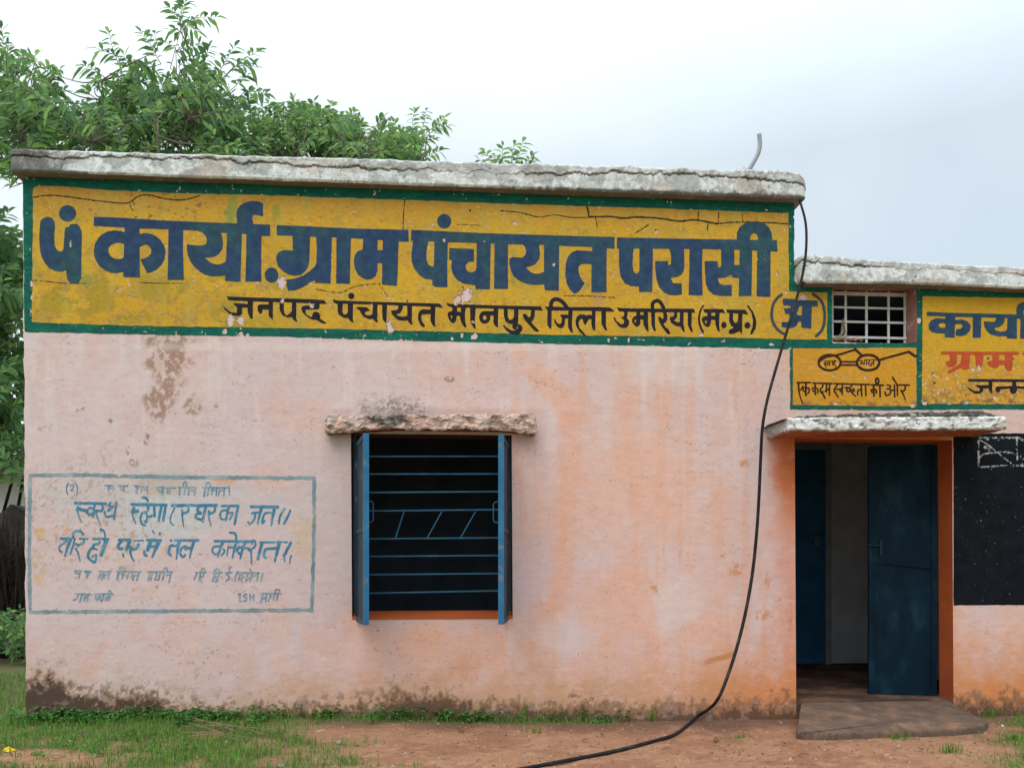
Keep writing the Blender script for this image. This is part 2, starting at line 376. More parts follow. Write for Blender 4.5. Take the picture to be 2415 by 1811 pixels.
HEAD = [
 ((80,460,A), [('p',[(105,430),(140,385),(200,360),(250,358),(300,380),(335,430),(342,500),(335,600),(330,720),(340,830),(370,890),(420,925),(455,920),(480,880),(490,760),(500,600),(510,535),(570,520),(590,485),(640,470),(700,475),(750,520),(775,590),(782,700),(775,900),(770,1200),(765,1350),(740,1410),(690,1445),(610,1440),(560,1400),(535,1340),(525,1250),(520,1220),(450,1250),(350,1240),(250,1190),(180,1110),(120,1000),(95,850),(85,700),(95,520)]),
   ('e',548,300,140,133),
   ('p',[(1475,605),(1400,585),(1300,578),(1200,595),(1110,640),(1040,710),(995,800),(975,900),(985,1000),(1020,1090),(1080,1170),(1160,1230),(1250,1265),(1340,1275),(1460,1250),(1500,1000)]),
   ('-',[(1475,810),(1465,800),(1400,778),(1330,780),(1260,810),(1215,860),(1215,930),(1250,1000),(1310,1035),(1380,1045),(1430,1040),(1475,1010)]),
   ('p',[(1485,450),(1720,450),(1725,1340),(1455,1338),(1465,1000),(1475,600)]),
   ('p',[(1700,640),(1800,622),(1880,625),(1970,660),(2060,730),(2120,820),(2145,920),(2130,1040),(2080,1140),(2000,1215),(1920,1255),(1845,1275),(1735,1050),(1800,1035),(1870,1000),(1910,950),(1915,890),(1880,830),(1820,805),(1760,830),(1700,860)])]),
 ((380,460,A), [('p',[(-1099,355),(-650,370),(0,415),(600,440),(1250,465),(1775,485),(1780,668),(1640,668),(1315,632),(1050,620),(950,610),(600,580),(360,570),(120,560),(-360,545),(-600,530),(-1099,505)]),
   ('p',[(120,500),(360,500),(355,900),(370,1385),(105,1385),(115,900)]),
   ('p',[(580,560),(580,580),(660,600),(720,660),(748,730),(735,790),(680,820),(600,825),(480,810),(420,798),(420,900),(440,1000),(480,1090),(540,1170),(620,1240),(720,1300),(820,1325),(950,1325),(1060,1305),(1070,1070),(1010,1110),(940,1135),(860,1125),(790,1090),(730,1040),(710,1020),(830,1015),(900,990),(960,940),(1000,870),(1008,780),(990,650),(970,615),(970,540)]),
   ('p',[(1075,560),(1315,580),(1305,1000),(1290,1415),(1040,1400),(1060,1000)]),
   ('p',[(1390,580),(1640,600),(1630,1000),(1635,1412),(1375,1410),(1385,1000)]),
   ('p',[(1250,520),(1230,380),(1225,300),(1250,220),(1300,160),(1380,115),(1480,95),(1580,105),(1650,130),(1662,150),(1660,250),(1665,350),(1580,330),(1500,325),(1485,360),(1490,420),(1515,520)]),
   ('e',1800,1305,112,122)]),
 ((640,500,A), [('p',[(85,215),(600,235),(1300,270),(2234,292),(2239,490),(2080,480),(1800,460),(1500,440),(1300,430),(1000,415),(620,400),(345,390),(90,380)]),
   ('p',[(345,340),(630,350),(625,600),(620,780),(595,900),(540,980),(470,1030),(380,1040),(280,1020),(180,960),(110,880),(78,790),(80,720),(110,660),(170,630),(250,620),(350,635)]),
   ('p',[(725,350),(990,360),(975,800),(965,1170),(710,1155),(710,1105),(600,1175),(480,1240),(380,1280),(270,1282),(245,1180),(240,1105),(400,1080),(520,1035),(620,970),(715,885),(735,820),(740,600)]),
   ('p',[(1060,360),(1300,380),(1285,800),(1280,1170),(1055,1165),(1060,800)]),
   ('p',[(1500,380),(1730,400),(1730,625),(1815,625),(1815,400),(2080,420),(2065,700),(2060,1000),(2045,1205),(1800,1185),(1808,1000),(1805,835),(1730,830),(1728,950),(1700,1040),(1640,1090),(1570,1105),(1490,1080),(1410,1020),(1360,920),(1345,800),(1360,700),(1410,640),(1490,615)])]),
 ((940,480,A), [('p',[(205,430),(1400,485),(2212,510),(2700,525),(3521,548),(3521,738),(3400,732),(3160,712),(2620,688),(2300,672),(1780,665),(1500,650),(800,630),(200,605)]),
   ('p',[(240,560),(485,560),(485,620),(465,720),(450,830),(460,930),(490,1000),(535,1025),(575,1025),(585,560),(805,590),(795,1000),(795,1365),(600,1360),(552,1330),(550,1240),(440,1230),(340,1170),(260,1070),(215,950),(208,830),(225,700)]),
   ('e',745,290,115,118),
   ('p',[(825,725),(1230,740),(1228,945),(1140,950),(1095,1000),(1095,1060),(1130,1110),(1190,1125),(1250,1100),(1270,1050),(1275,600),(1505,610),(1495,1000),(1490,1400),(1260,1395),(1248,1330),(1150,1325),(1050,1305),(950,1240),(880,1140),(855,1040),(870,935),(825,905)]),
   ('p',[(1565,610),(1785,620),(1782,1000),(1785,1395),(1555,1390),(1560,1000)])]),
 ((1160,500,A), [('p',[(500,480),(500,530),(545,570),(560,640),(545,700),(500,740),(430,745),(340,735),(290,760),(285,850),(310,950),(360,1050),(430,1110),(530,1160),(640,1185),(740,1190),(860,1180),(860,970),(790,1000),(720,1010),(650,990),(590,945),(555,900),(650,880),(720,840),(770,770),(785,680),(770,560),(770,490)]),
   ('p',[(850,480),(1098,490),(1095,900),(1090,1285),(870,1275),(855,1240),(850,900)]),
   ('p',[(1635,520),(1875,540),(1868,900),(1870,1310),(1620,1308),(1625,855),(1540,845),(1450,850),(1415,890),(1412,970),(1440,1060),(1510,1160),(1430,1290),(1345,1340),(1270,1260),(1215,1150),(1195,1000),(1205,850),(1235,740),(1300,660),(1390,625),(1635,640)])]),
 ((1440,500,A), [('p',[(105,415),(1000,435),(2060,450),(2712,458),(2722,647),(2600,640),(2010,615),(1500,605),(690,600),(380,595),(135,600),(100,595)]),
   ('p',[(140,550),(380,550),(380,595),(365,700),(358,850),(370,950),(400,1000),(440,1000),(470,960),(470,550),(690,560),(685,1000),(680,1305),(465,1300),(462,1215),(330,1205),(230,1160),(165,1060),(140,900),(138,700)]),
   ('p',[(940,570),(945,600),(970,630),(985,720),(985,850),(935,865),(940,800),(725,800),(730,950),(750,1100),(790,1220),(870,1310),(960,1352),(1060,1360),(1165,1345),(1160,1165),(1020,1160),(995,1110),(975,1070),(1080,1060),(1150,1025),(1190,970),(1205,880),(1200,700),(1195,570)]),
   ('p',[(1285,560),(1500,570),(1490,900),(1500,1360),(1272,1355),(1285,900)]),
   ('p',[(1800,570),(1805,880),(1780,905),(1750,905),(1745,800),(1535,800),(1540,1000),(1555,1180),(1600,1280),(1680,1345),(1800,1370),(1975,1370),(1978,1190),(1840,1190),(1775,1170),(1745,1080),(1870,1070),(1975,1020),(1980,1065),(2095,1080),(2090,1370),(2297,1368),(2312,580),(2105,580),(2100,865),(2020,860),(2015,580)]),
   ]),
 ((1640,500,A), [('p',[(1008,580),(1225,600),(1225,1385),(1000,1375)]),
   ('p',[(670,520),(680,330),(720,250),(800,185),(900,155),(1020,155),(1120,180),(1200,250),(1245,350),(1255,460),(1255,520)]),
   ('-',[(890,455),(895,400),(920,360),(960,345),(1000,365),(1018,410),(1020,455)])]),
 ((1790,670,10.37), [('p',[(580,355),(860,365),(940,400),(985,390),(1440,405),(1445,550),(1290,550),(1280,1085),(1040,1070),(1030,910),(960,915),(930,1000),(870,1055),(760,1080),(560,1050),(555,930),(690,930),(750,880),(745,740),(640,725),(615,600),(700,590),(770,580),(780,545),(720,525),(590,515)]),
   ('-',[(990,540),(1055,540),(1048,765),(950,765),(920,700),(960,640)])]),
]
LINE2 = [
 ((520,680,B), [('p',[(115,150),(160,155),(600,170),(1110,185),(1700,205),(1930,220),(1985,290),(1840,290),(1400,265),(600,245),(150,220)]),
   ('p',[(505,200),(605,200),(600,570),(550,555),(505,440)]),
   ('p',[(230,275),(320,275),(510,295),(510,360),(400,360),(405,480),(345,515),(260,510),(160,470),(80,400),(35,310),(90,365),(190,445),(300,460),(310,360)]),
   ('p',[(895,200),(975,210),(975,590),(900,510)]),
   ('p',[(900,300),(720,300),(690,340),(690,410),(730,475),(775,460),(785,395),(900,395)]),
   ('p',[(1105,210),(1185,220),(1180,380),(1190,470),(1230,505),(1290,470),(1330,420),(1330,220),(1415,230),(1410,560),(1435,620),(1370,600),(1330,535),(1240,540),(1150,500),(1100,400)]),
   ('p',[(1750,220),(1845,220),(1845,370),(1800,395),(1590,395),(1575,440),(1610,500),(1700,540),(1720,460),(1770,430),(1830,450),(1860,520),(1850,560),(1970,640),(1950,660),(1880,645),(1800,590),(1700,580),(1600,520),(1530,450),(1505,380),(1530,330),(1600,320),(1750,325)])]),
 ((770,680,B), [('p',[(118,200),(190,225),(700,245),(1400,265),(2110,285),(2170,360),(2030,345),(1500,325),(850,300),(400,290),(180,285),(130,250)]),
   ('e',462,140,57,60),
   ('p',[(205,250),(305,250),(295,430),(320,485),(360,490),(395,450),(400,250),(495,250),(490,570),(505,640),(440,610),(405,555),(320,550),(240,500),(208,430)]),
   ('p',[(555,345),(740,350),(810,400),(800,415),(730,430),(710,470),(740,500),(800,505),(855,480),(865,260),(950,270),(945,580),(970,635),(910,620),(870,570),(780,572),(690,530),(640,460),(625,415),(575,390)]),
   ('p',[(1035,270),(1130,280),(1115,640),(1090,635),(1040,560)]),
   ('p',[(1330,280),(1340,370),(1300,405),(1200,410),(1215,470),(1270,540),(1340,590),(1430,605),(1515,595),(1515,510),(1440,530),(1360,520),(1290,490),(1360,465),(1400,420),(1420,370),(1430,280)]),
   ('p',[(1505,280),(1595,290),(1590,620),(1610,690),(1545,650),(1505,590)]),
   ('p',[(1940,290),(2030,300),(2020,650),(2035,720),(1985,695),(1940,620)]),
   ('p',[(1950,395),(1790,390),(1730,420),(1705,490),(1705,580),(1740,670),(1790,720),(1835,720),(1825,670),(1780,620),(1765,560),(1775,490),(1950,475)])]),
 ((1040,690,B), [('p',[(95,190),(180,210),(1000,240),(1860,258),(1900,335),(1750,325),(1000,300),(600,285),(170,270),(120,240)]),
   ('p',[(215,240),(300,240),(300,350),(370,360),(370,240),(470,250),(445,400),(450,520),(475,650),(430,640),(380,560),(355,480),(355,435),(295,435),(280,530),(240,570),(190,555),(140,480),(120,410),(140,360),(210,345)]),
   ('-',[(182,423),(211,428),(206,484),(188,487)]),
   ('p',[(540,240),(650,250),(630,560),(648,675),(610,660),(550,560)]),
   ('p',[(985,250),(1070,260),(1060,655),(1000,610),(975,560)]),
   ('e',815,460,105,118),('h',815,468,35,45),('p',[(800,345),(990,345),(990,425),(900,430),(850,400)]),
   ('p',[(1170,260),(1245,270),(1245,440),(1270,510),(1330,495),(1360,450),(1360,270),(1445,280),(1435,620),(1400,690),(1350,680),(1325,630),(1340,585),(1270,580),(1200,530),(1170,430)]),
   ('p',[(1145,600),(1180,605),(1230,660),(1310,705),(1380,710),(1430,670),(1440,590),(1490,600),(1520,650),(1510,710),(1460,765),(1380,780),(1290,765),(1210,700)]),
   ('p',[(1680,280),(1755,280),(1745,430),(1720,510),(1680,550),(1830,715),(1800,730),(1740,710),(1660,620),(1560,510),(1520,420),(1545,395),(1590,405),(1640,470),(1670,430)])]),
 ((1270,690,B), [('p',[(110,260),(560,270),(1180,270),(1330,280),(1390,320),(1415,355),(1260,350),(1000,340),(640,335),(250,335),(160,320)]),
   ('p',[(165,290),(245,290),(240,680),(200,660),(165,600)]),
   ('s',72,[(240,290),(232,220),(262,150),(325,122),(400,145),(470,200),(530,280)]),
   ('p',[(555,290),(640,300),(620,600),(645,750),(600,735),(550,640)]),
   ('p',[(400,425),(430,405),(560,415),(560,480),(490,485),(490,590),(460,650),(410,665),(350,640),(300,560),(285,490),(310,500),(350,570),(400,590),(430,560),(435,470)]),
   ('p',[(990,300),(1065,300),(1055,690),(1035,715),(1000,660),(985,580),(985,490),(930,500),(880,605),(840,570),(820,490),(780,495),(745,560),(760,650),(880,790),(840,795),(760,720),(700,620),(690,520),(720,440),(790,405),(850,410),(890,430),(940,410),(990,425)]),
   ('p',[(1170,300),(1260,310),(1255,600),(1280,715),(1230,690),(1175,580)]),
   ('p',[(1460,275),(1540,290),(2212,300),(2894,301),(2922,376),(2800,370),(2212,365),(1700,360),(1500,350)]),
   ('p',[(1600,320),(1660,320),(1660,420),(1645,470),(1690,530),(1685,600),(1640,655),(1580,660),(1500,630),(1430,540),(1395,460),(1415,455),(1460,530),(1530,585),(1580,580),(1600,540),(1585,500),(1535,465),(1590,440)]),
   ('p',[(1820,320),(1895,320),(1895,415),(1960,420),(1960,320),(2040,320),(2040,560),(2055,735),(2010,700),(1955,600),(1950,500),(1900,500),(1895,590),(1850,635),(1800,625),(1750,560),(1740,500),(1770,450),(1825,430)]),
   ('-',[(1793,502),(1818,508),(1813,556),(1796,552)])]),
 ((1530,680,B), [('p',[(45,390),(120,390),(115,640),(130,805),(95,790),(50,680)]),
   ('s',66,[(70,390),(68,300),(100,250),(165,230),(215,262),(255,320),(285,390)]),
   ('p',[(260,400),(320,410),(350,540),(335,610),(275,660),(310,720),(370,770),(410,835),(380,860),(330,830),(250,720),(195,620),(175,540),(205,520),(240,560),(270,570),(275,500)]),
   ('p',[(470,400),(530,400),(530,520),(500,570),(465,600),(540,635),(580,620),(580,400),(655,410),(645,650),(678,820),(640,800),(585,710),(500,700),(420,640),(390,570),(395,535),(450,530),(480,490)]),
   ('p',[(725,400),(805,410),(795,680),(825,825),(780,800),(728,680)]),
   ('p',[(1030,300),(1035,320),(985,400),(960,500),(955,600),(985,720),(1035,820),(1015,840),(970,780),(925,660),(915,540),(940,430),(985,340)]),
   ('p',[(1010,390),(1080,385),(1380,385),(1425,460),(1330,455),(1050,455)]),
   ('p',[(1100,400),(1165,400),(1165,510),(1240,515),(1240,400),(1325,410),(1310,680),(1325,810),(1280,780),(1245,680),(1240,590),(1165,580),(1150,680),(1110,725),(1050,700),(1000,630),(985,570),(1010,530),(1090,515)]),
   ('-',[(1048,596),(1078,600),(1078,654),(1052,648)]),('e',1400,685,50,60),
   ('p',[(1445,390),(1480,395),(1800,400),(1855,490),(1745,475),(1460,455)]),
   ('p',[(1500,420),(1570,420),(1570,580),(1600,640),(1640,640),(1665,580),(1670,420),(1745,430),(1740,855),(1690,800),(1600,840),(1510,850),(1485,810),(1510,770),(1590,735),(1530,690),(1500,610)]),
   ('e',1838,690,55,60),
   ('p',[(1820,315),(1860,320),(1940,430),(1995,560),(2005,640),(1990,750),(1930,850),(1900,860),(1895,820),(1940,700),(1940,580),(1910,450)])]),
]
PAREN = [((1790,670,10.37), [('s',66,[(555,255),(430,360),(345,500),(312,700),(320,850),(375,1000),(480,1130),(620,1220)]),
   ('s',70,[(1325,250),(1450,335),(1545,450),(1600,650),(1605,850),(1580,1020),(1520,1150),(1400,1265)])])]
SPEC = [((1860,800,7.135), [('r',690,392,187,130,38),('s',30,[(510,380),(640,300),(830,265)]),('r',1338,392,188,130,44),
   ('l',28,[(880,380),(1160,380)]),('l',32,[(880,433),(1160,433)]),('l',36,[(820,268),(1130,172)]),('l',44,[(1120,168),(1220,262)]),
   ('l',38,[(1535,345),(2030,207)]),('l',46,[(2022,212),(2125,282),(2150,282)]),
   ('l',15,[(590,372),(800,358)]),('s',16,[(640,372),(600,412),(655,410)]),('l',18,[(605,415),(628,462)]),('l',17,[(690,365),(690,440)]),('s',15,[(690,390),(655,400),(660,428),(690,425)]),
   ('s',15,[(722,388),(760,386),(735,402),(742,425),(775,425)]),('s',16,[(795,365),(760,405),(790,440),(795,472)]),
   ('l',15,[(1275,348),(1478,344)]),('s',17,[(1200,358),(1240,370),(1208,405),(1245,410),(1272,396)]),('l',17,[(1275,350),(1270,430)]),('l',17,[(1312,348),(1305,430)]),
   ('s',17,[(1350,350),(1362,385),(1335,400),(1370,442)]),('l',17,[(1432,345),(1425,440)]),('s',16,[(1425,392),(1390,400),(1392,440)]),
   ('l',27,[(145,728),(365,728)]),('l',27,[(405,735),(730,745)]),('l',27,[(770,745),(1360,762)]),('l',30,[(1395,765),(1595,775)]),('l',27,[(1820,767),(2030,770)]),
   ('t',34,[(165,740),(170,830),(185,930),(235,1085)]),('s',26,[(170,850),(205,850),(235,790)]),
   ('l',30,[(290,740),(290,945)]),('s',28,[(290,812),(250,815),(245,862),(285,880)]),('s',28,[(290,822),(340,825),(343,880),(322,910)]),
   ('l',30,[(447,745),(447,930)]),('s',28,[(445,812),(408,820),(408,862),(440,880)]),('s',28,[(450,822),(490,838),(488,900)]),
   ('s',28,[(575,750),(570,800),(535,835),(535,880),(562,900),(575,880)]),('l',28,[(562,890),(612,990)]),
   ('l',28,[(635,755),(640,870)]),('s',28,[(640,880),(615,870),(640,845),(690,848)]),('l',28,[(690,755),(684,940)]),
   ('s',28,[(820,765),(772,835),(770,870),(832,970)]),('l',26,[(800,838),(880,838)]),('l',28,[(905,765),(900,930)]),('s',26,[(905,812),(868,840),(872,878),(905,878)]),
   ('s',26,[(940,815),(1000,812),(975,850),(1000,882),(1050,868)]),('s',26,[(1065,775),(1022,830),(1055,850),(1088,830),(1108,868),(1062,890),(1125,955)]),
   ('l',28,[(1220,770),(1230,955)]),('s',27,[(1220,848),(1175,852),(1160,900),(1165,935)]),('l',28,[(1292,770),(1300,942)]),
   ('l',30,[(1430,780),(1435,955)]),('s',27,[(1430,832),(1392,852),(1402,890),(1430,890)]),('s',27,[(1440,838),(1475,860),(1475,910)]),('l',30,[(1535,780),(1540,965)]),('r',1490,700,26,46,32),
   ('s',27,[(1658,768),(1715,785),(1690,828),(1650,832)]),('s',28,[(1690,830),(1722,872),(1690,932),(1640,940),(1622,888)]),('l',26,[(1715,862),(1785,850)]),
   ('l',28,[(1780,765),(1785,968)]),('l',28,[(1830,775),(1830,945)]),('l',28,[(1748,640),(1822,755)]),('s',28,[(1955,780),(1960,840),(1920,878),(1895,866)]),('t',34,[(1895,862),(1930,930),(1965,1020)])])]
RB = [((2140,680,5.924), [('p',[(272,328),(540,340),(1530,365),(2050,375),(2050,440),(1530,425),(1050,405),(670,400),(272,385)]),
   ('p',[(540,425),(400,415),(330,450),(295,510),(300,570),(340,610),(410,628),(540,630)]),('h',490,518,55,33),('p',[(535,370),(670,375),(660,690),(520,685),(530,600)]),
   ('p',[(660,445),(760,435),(840,460),(885,520),(875,590),(820,650),(740,670),(670,660),(680,575),(750,560),(775,525),(750,500),(660,500)]),
   ('p',[(915,370),(1035,375),(1025,690),(912,690)]),
   ('p',[(1240,380),(1240,450),(1205,470),(1065,460),(1075,530),(1110,600),(1180,650),(1270,668),(1395,668),(1400,570),(1360,600),(1290,605),(1230,585),(1210,555),(1290,540),(1340,500),(1360,450),(1360,380)]),
   ('p',[(1400,380),(1530,385),(1530,705),(1390,700)]),('p',[(1580,390),(1720,395),(1720,705),(1575,705)]),
   ('p',[(1530,400),(1520,300),(1540,230),(1600,195),(1680,190),(1740,215),(1740,290),(1650,270),(1620,310),(1625,400)])])]
RR = [((2140,680,5.924), [('l',42,[(485,902),(1540,908)]),('p',[(590,900),(695,900),(690,1050),(650,1095),(590,1100),(540,1070),(535,1030),(570,1010),(595,1015)]),
   ('p',[(765,900),(880,900),(865,1120),(830,1140),(770,1125),(740,1110),(600,1190),(560,1180),(570,1150),(740,1050)]),('p',[(945,900),(1065,900),(1055,1060),(1010,1110),(960,1100)]),
   ('p',[(1185,900),(1285,900),(1280,1000),(1360,1005),(1360,900),(1475,900),(1470,1080),(1450,1150),(1400,1160),(1370,1120),(1350,1070),(1280,1070),(1270,1100),(1220,1115),(1150,1090),(1115,1050),(1120,1020),(1190,1010)]),
   ('l',42,[(1628,910),(1900,915)])])]
RK = [((2140,680,5.924), [('p',[(840,1265),(1900,1272),(1900,1312),(860,1302)]),('p',[(1130,1290),(1190,1290),(1185,1480),(1140,1420)]),
   ('p',[(940,1350),(1140,1350),(1140,1395),(1060,1400),(1055,1440),(1010,1470),(940,1470),(870,1420),(825,1365),(860,1385),(930,1430),(1000,1435),(1015,1400)]),
   ('e',1265,1410,35,42),('p',[(1250,1370),(1480,1360),(1480,1395),(1280,1412)]),('e',1482,1420,50,52),('p',[(1470,1290),(1520,1290),(1520,1400),(1460,1400)]),('p',[(1490,1362),(1650,1370),(1650,1402),(1490,1400)]),
   ('p',[(1640,1290),(1700,1290),(1695,1480),(1650,1430)])])]
ms = 7.373
SLOGAN = [
 ((130,1130,ms), [('s',18,[(235,65),(200,130),(195,190),(222,262)]),('s',18,[(350,65),(385,130),(385,200),(370,265)]),('s',15,[(265,118),(300,92),(322,120),(310,152),(275,192),(315,192)]),
   ('l',42,[(345,412),(880,422)]),('t',38,[(395,485),(380,530),(405,610),(452,745)]),('l',52,[(390,515),(530,545)]),('l',32,[(690,430),(660,650)]),('s',35,[(660,505),(590,500),(550,560),(590,615),(650,600)]),
   ('s',34,[(810,430),(830,500),(800,545),(740,545)]),('t',32,[(720,540),(712,600),(750,700),(785,790)]),('s',34,[(962,405),(935,445),(985,480)]),('l',40,[(925,545),(1000,470)]),('s',34,[(862,570),(882,645),(1030,632)]),('l',34,[(1065,400),(1022,690)]),
   ('l',44,[(1332,435),(1930,445)]),('s',38,[(1515,312),(1575,322),(1610,372)]),('t',36,[(1370,500),(1338,560),(1360,660),(1400,765)]),('l',50,[(1350,570),(1435,552)]),
   ('l',46,[(1620,440),(1615,520)]),('s',30,[(1600,560),(1515,582),(1482,680),(1512,775),(1565,800)]),('s',28,[(1545,570),(1600,620),(1590,700)]),('e',1575,735,32,30),
   ('l',36,[(1640,645),(1720,630)]),('l',40,[(1850,450),(1800,712)]),('l',42,[(1922,450),(1880,712)]),('l',38,[(1720,450),(1730,640)]),
   ('l',44,[(2030,452),(2210,458)]),('s',22,[(2080,480),(2050,560),(2010,640),(2005,740),(2065,800)])]),
 ((420,1130,ms), [('l',40,[(0,452),(275,446)]),('s',34,[(180,495),(168,560),(80,592)]),('t',34,[(70,540),(72,650),(95,822)]),
   ('l',46,[(325,455),(665,450)]),('s',38,[(370,480),(330,530),(395,590),(322,602),(312,670),(400,700)]),('l',44,[(480,470),(430,725)]),('s',34,[(640,480),(630,560),(540,602)]),('t',36,[(535,555),(530,650),(572,812)]),
   ('l',40,[(762,460),(1045,460)]),('t',42,[(880,465),(850,600),(832,725)]),('s',30,[(870,540),(765,545),(732,620),(762,690),(850,680)]),('s',28,[(880,590),(948,582),(900,692)]),('l',38,[(1040,480),(982,775)]),
   ('l',44,[(1270,475),(1735,480)]),('l',36,[(1285,590),(1440,562)]),('s',30,[(1340,600),(1322,700),(1255,768),(1215,740)]),('t',44,[(1450,480),(1410,640),(1382,775)]),('s',34,[(1640,580),(1515,590),(1472,680),(1462,755),(1500,722)]),('t',48,[(1680,490),(1645,640),(1622,800)]),
   ('s',32,[(1850,510),(1772,640),(1752,762)]),('s',36,[(1950,540),(1900,660),(1840,765)])]),
 ((120,1240,ms), [('l',40,[(175,217),(355,222)]),('s',28,[(280,232),(240,290),(152,352),(150,420),(192,450)]),('t',46,[(340,230),(280,400),(240,525)]),('s',38,[(390,205),(382,130),(432,92),(510,90),(560,145)]),('l',30,[(420,220),(340,480)]),
   ('l',26,[(500,216),(640,222)]),('s',36,[(570,230),(560,290),(480,330),(440,312)]),('t',32,[(430,392),(472,470),(505,605)]),
   ('l',38,[(735,222),(995,226)]),('t',38,[(870,60),(930,105),(945,212)]),('s',34,[(850,240),(838,300),(740,322)]),('l',30,[(720,392),(800,402)]),('s',40,[(740,360),(662,440),(652,550),(745,628)]),('s',30,[(722,532),(788,502),(770,625)]),('l',58,[(960,245),(872,500)]),
   ('l',46,[(1185,242),(1365,240)]),('s',42,[(1230,260),(1170,332),(1182,388),(1240,388)]),('l',48,[(1370,250),(1312,412)]),('l',28,[(1250,480),(1262,530)]),('l',26,[(1445,255),(1600,250)]),('s',42,[(1520,322),(1482,390),(1400,402)]),('t',44,[(1390,370),(1382,480),(1442,612)]),
   ('l',42,[(1672,240),(1908,252)]),('l',56,[(1740,250),(1682,410)]),('t',58,[(1880,260),(1820,400),(1760,540)]),('l',40,[(1700,362),(1800,352)]),('s',40,[(1622,440),(1632,500),(1662,510)]),('e',1892,132,22,28),('l',22,[(1762,82),(1800,130)]),
   ('l',38,[(2085,250),(2560,246)]),('s',40,[(2180,342),(2082,345),(2052,420),(2052,480),(2085,508)]),('t',50,[(2232,260),(2200,420),(2180,575)])]),
 ((420,1240,ms), [('s',34,[(180,380),(110,352),(52,402),(42,490),(82,538),(120,502)]),('t',46,[(270,270),(230,420),(200,560)]),('l',36,[(120,402),(230,372)]),
   ('l',38,[(625,260),(1268,270)]),('t',48,[(780,270),(730,400),(690,530)]),('s',32,[(720,352),(622,362),(592,430),(642,490),(700,470)]),('s',28,[(790,402),(808,440),(752,512)]),('l',32,[(870,372),(980,372)]),('l',22,[(862,400),(850,510)]),
   ('t',46,[(1010,270),(975,400),(945,550)]),('s',34,[(900,115),(978,122),(1010,180),(1005,250)]),('t',48,[(1160,280),(1115,420),(1080,565)]),('s',40,[(1130,382),(1052,372),(1022,430),(1070,480)]),('l',36,[(1170,382),(1230,392)]),
   ('s',30,[(1290,300),(1290,260),(1322,252),(1345,290),(1330,360),(1240,420),(1210,402)]),('l',28,[(1270,440),(1275,650)]),('l',30,[(1425,282),(1895,280)]),('l',44,[(1460,290),(1385,570)]),
   ('s',42,[(1720,385),(1540,397),(1502,440),(1492,510),(1520,548)]),('t',54,[(1760,290),(1715,470),(1680,615)]),('l',42,[(1960,290),(1840,515)]),('l',22,[(1850,520),(1850,620)]),('t',32,[(1970,520),(1950,560),(1940,655)])]),
]
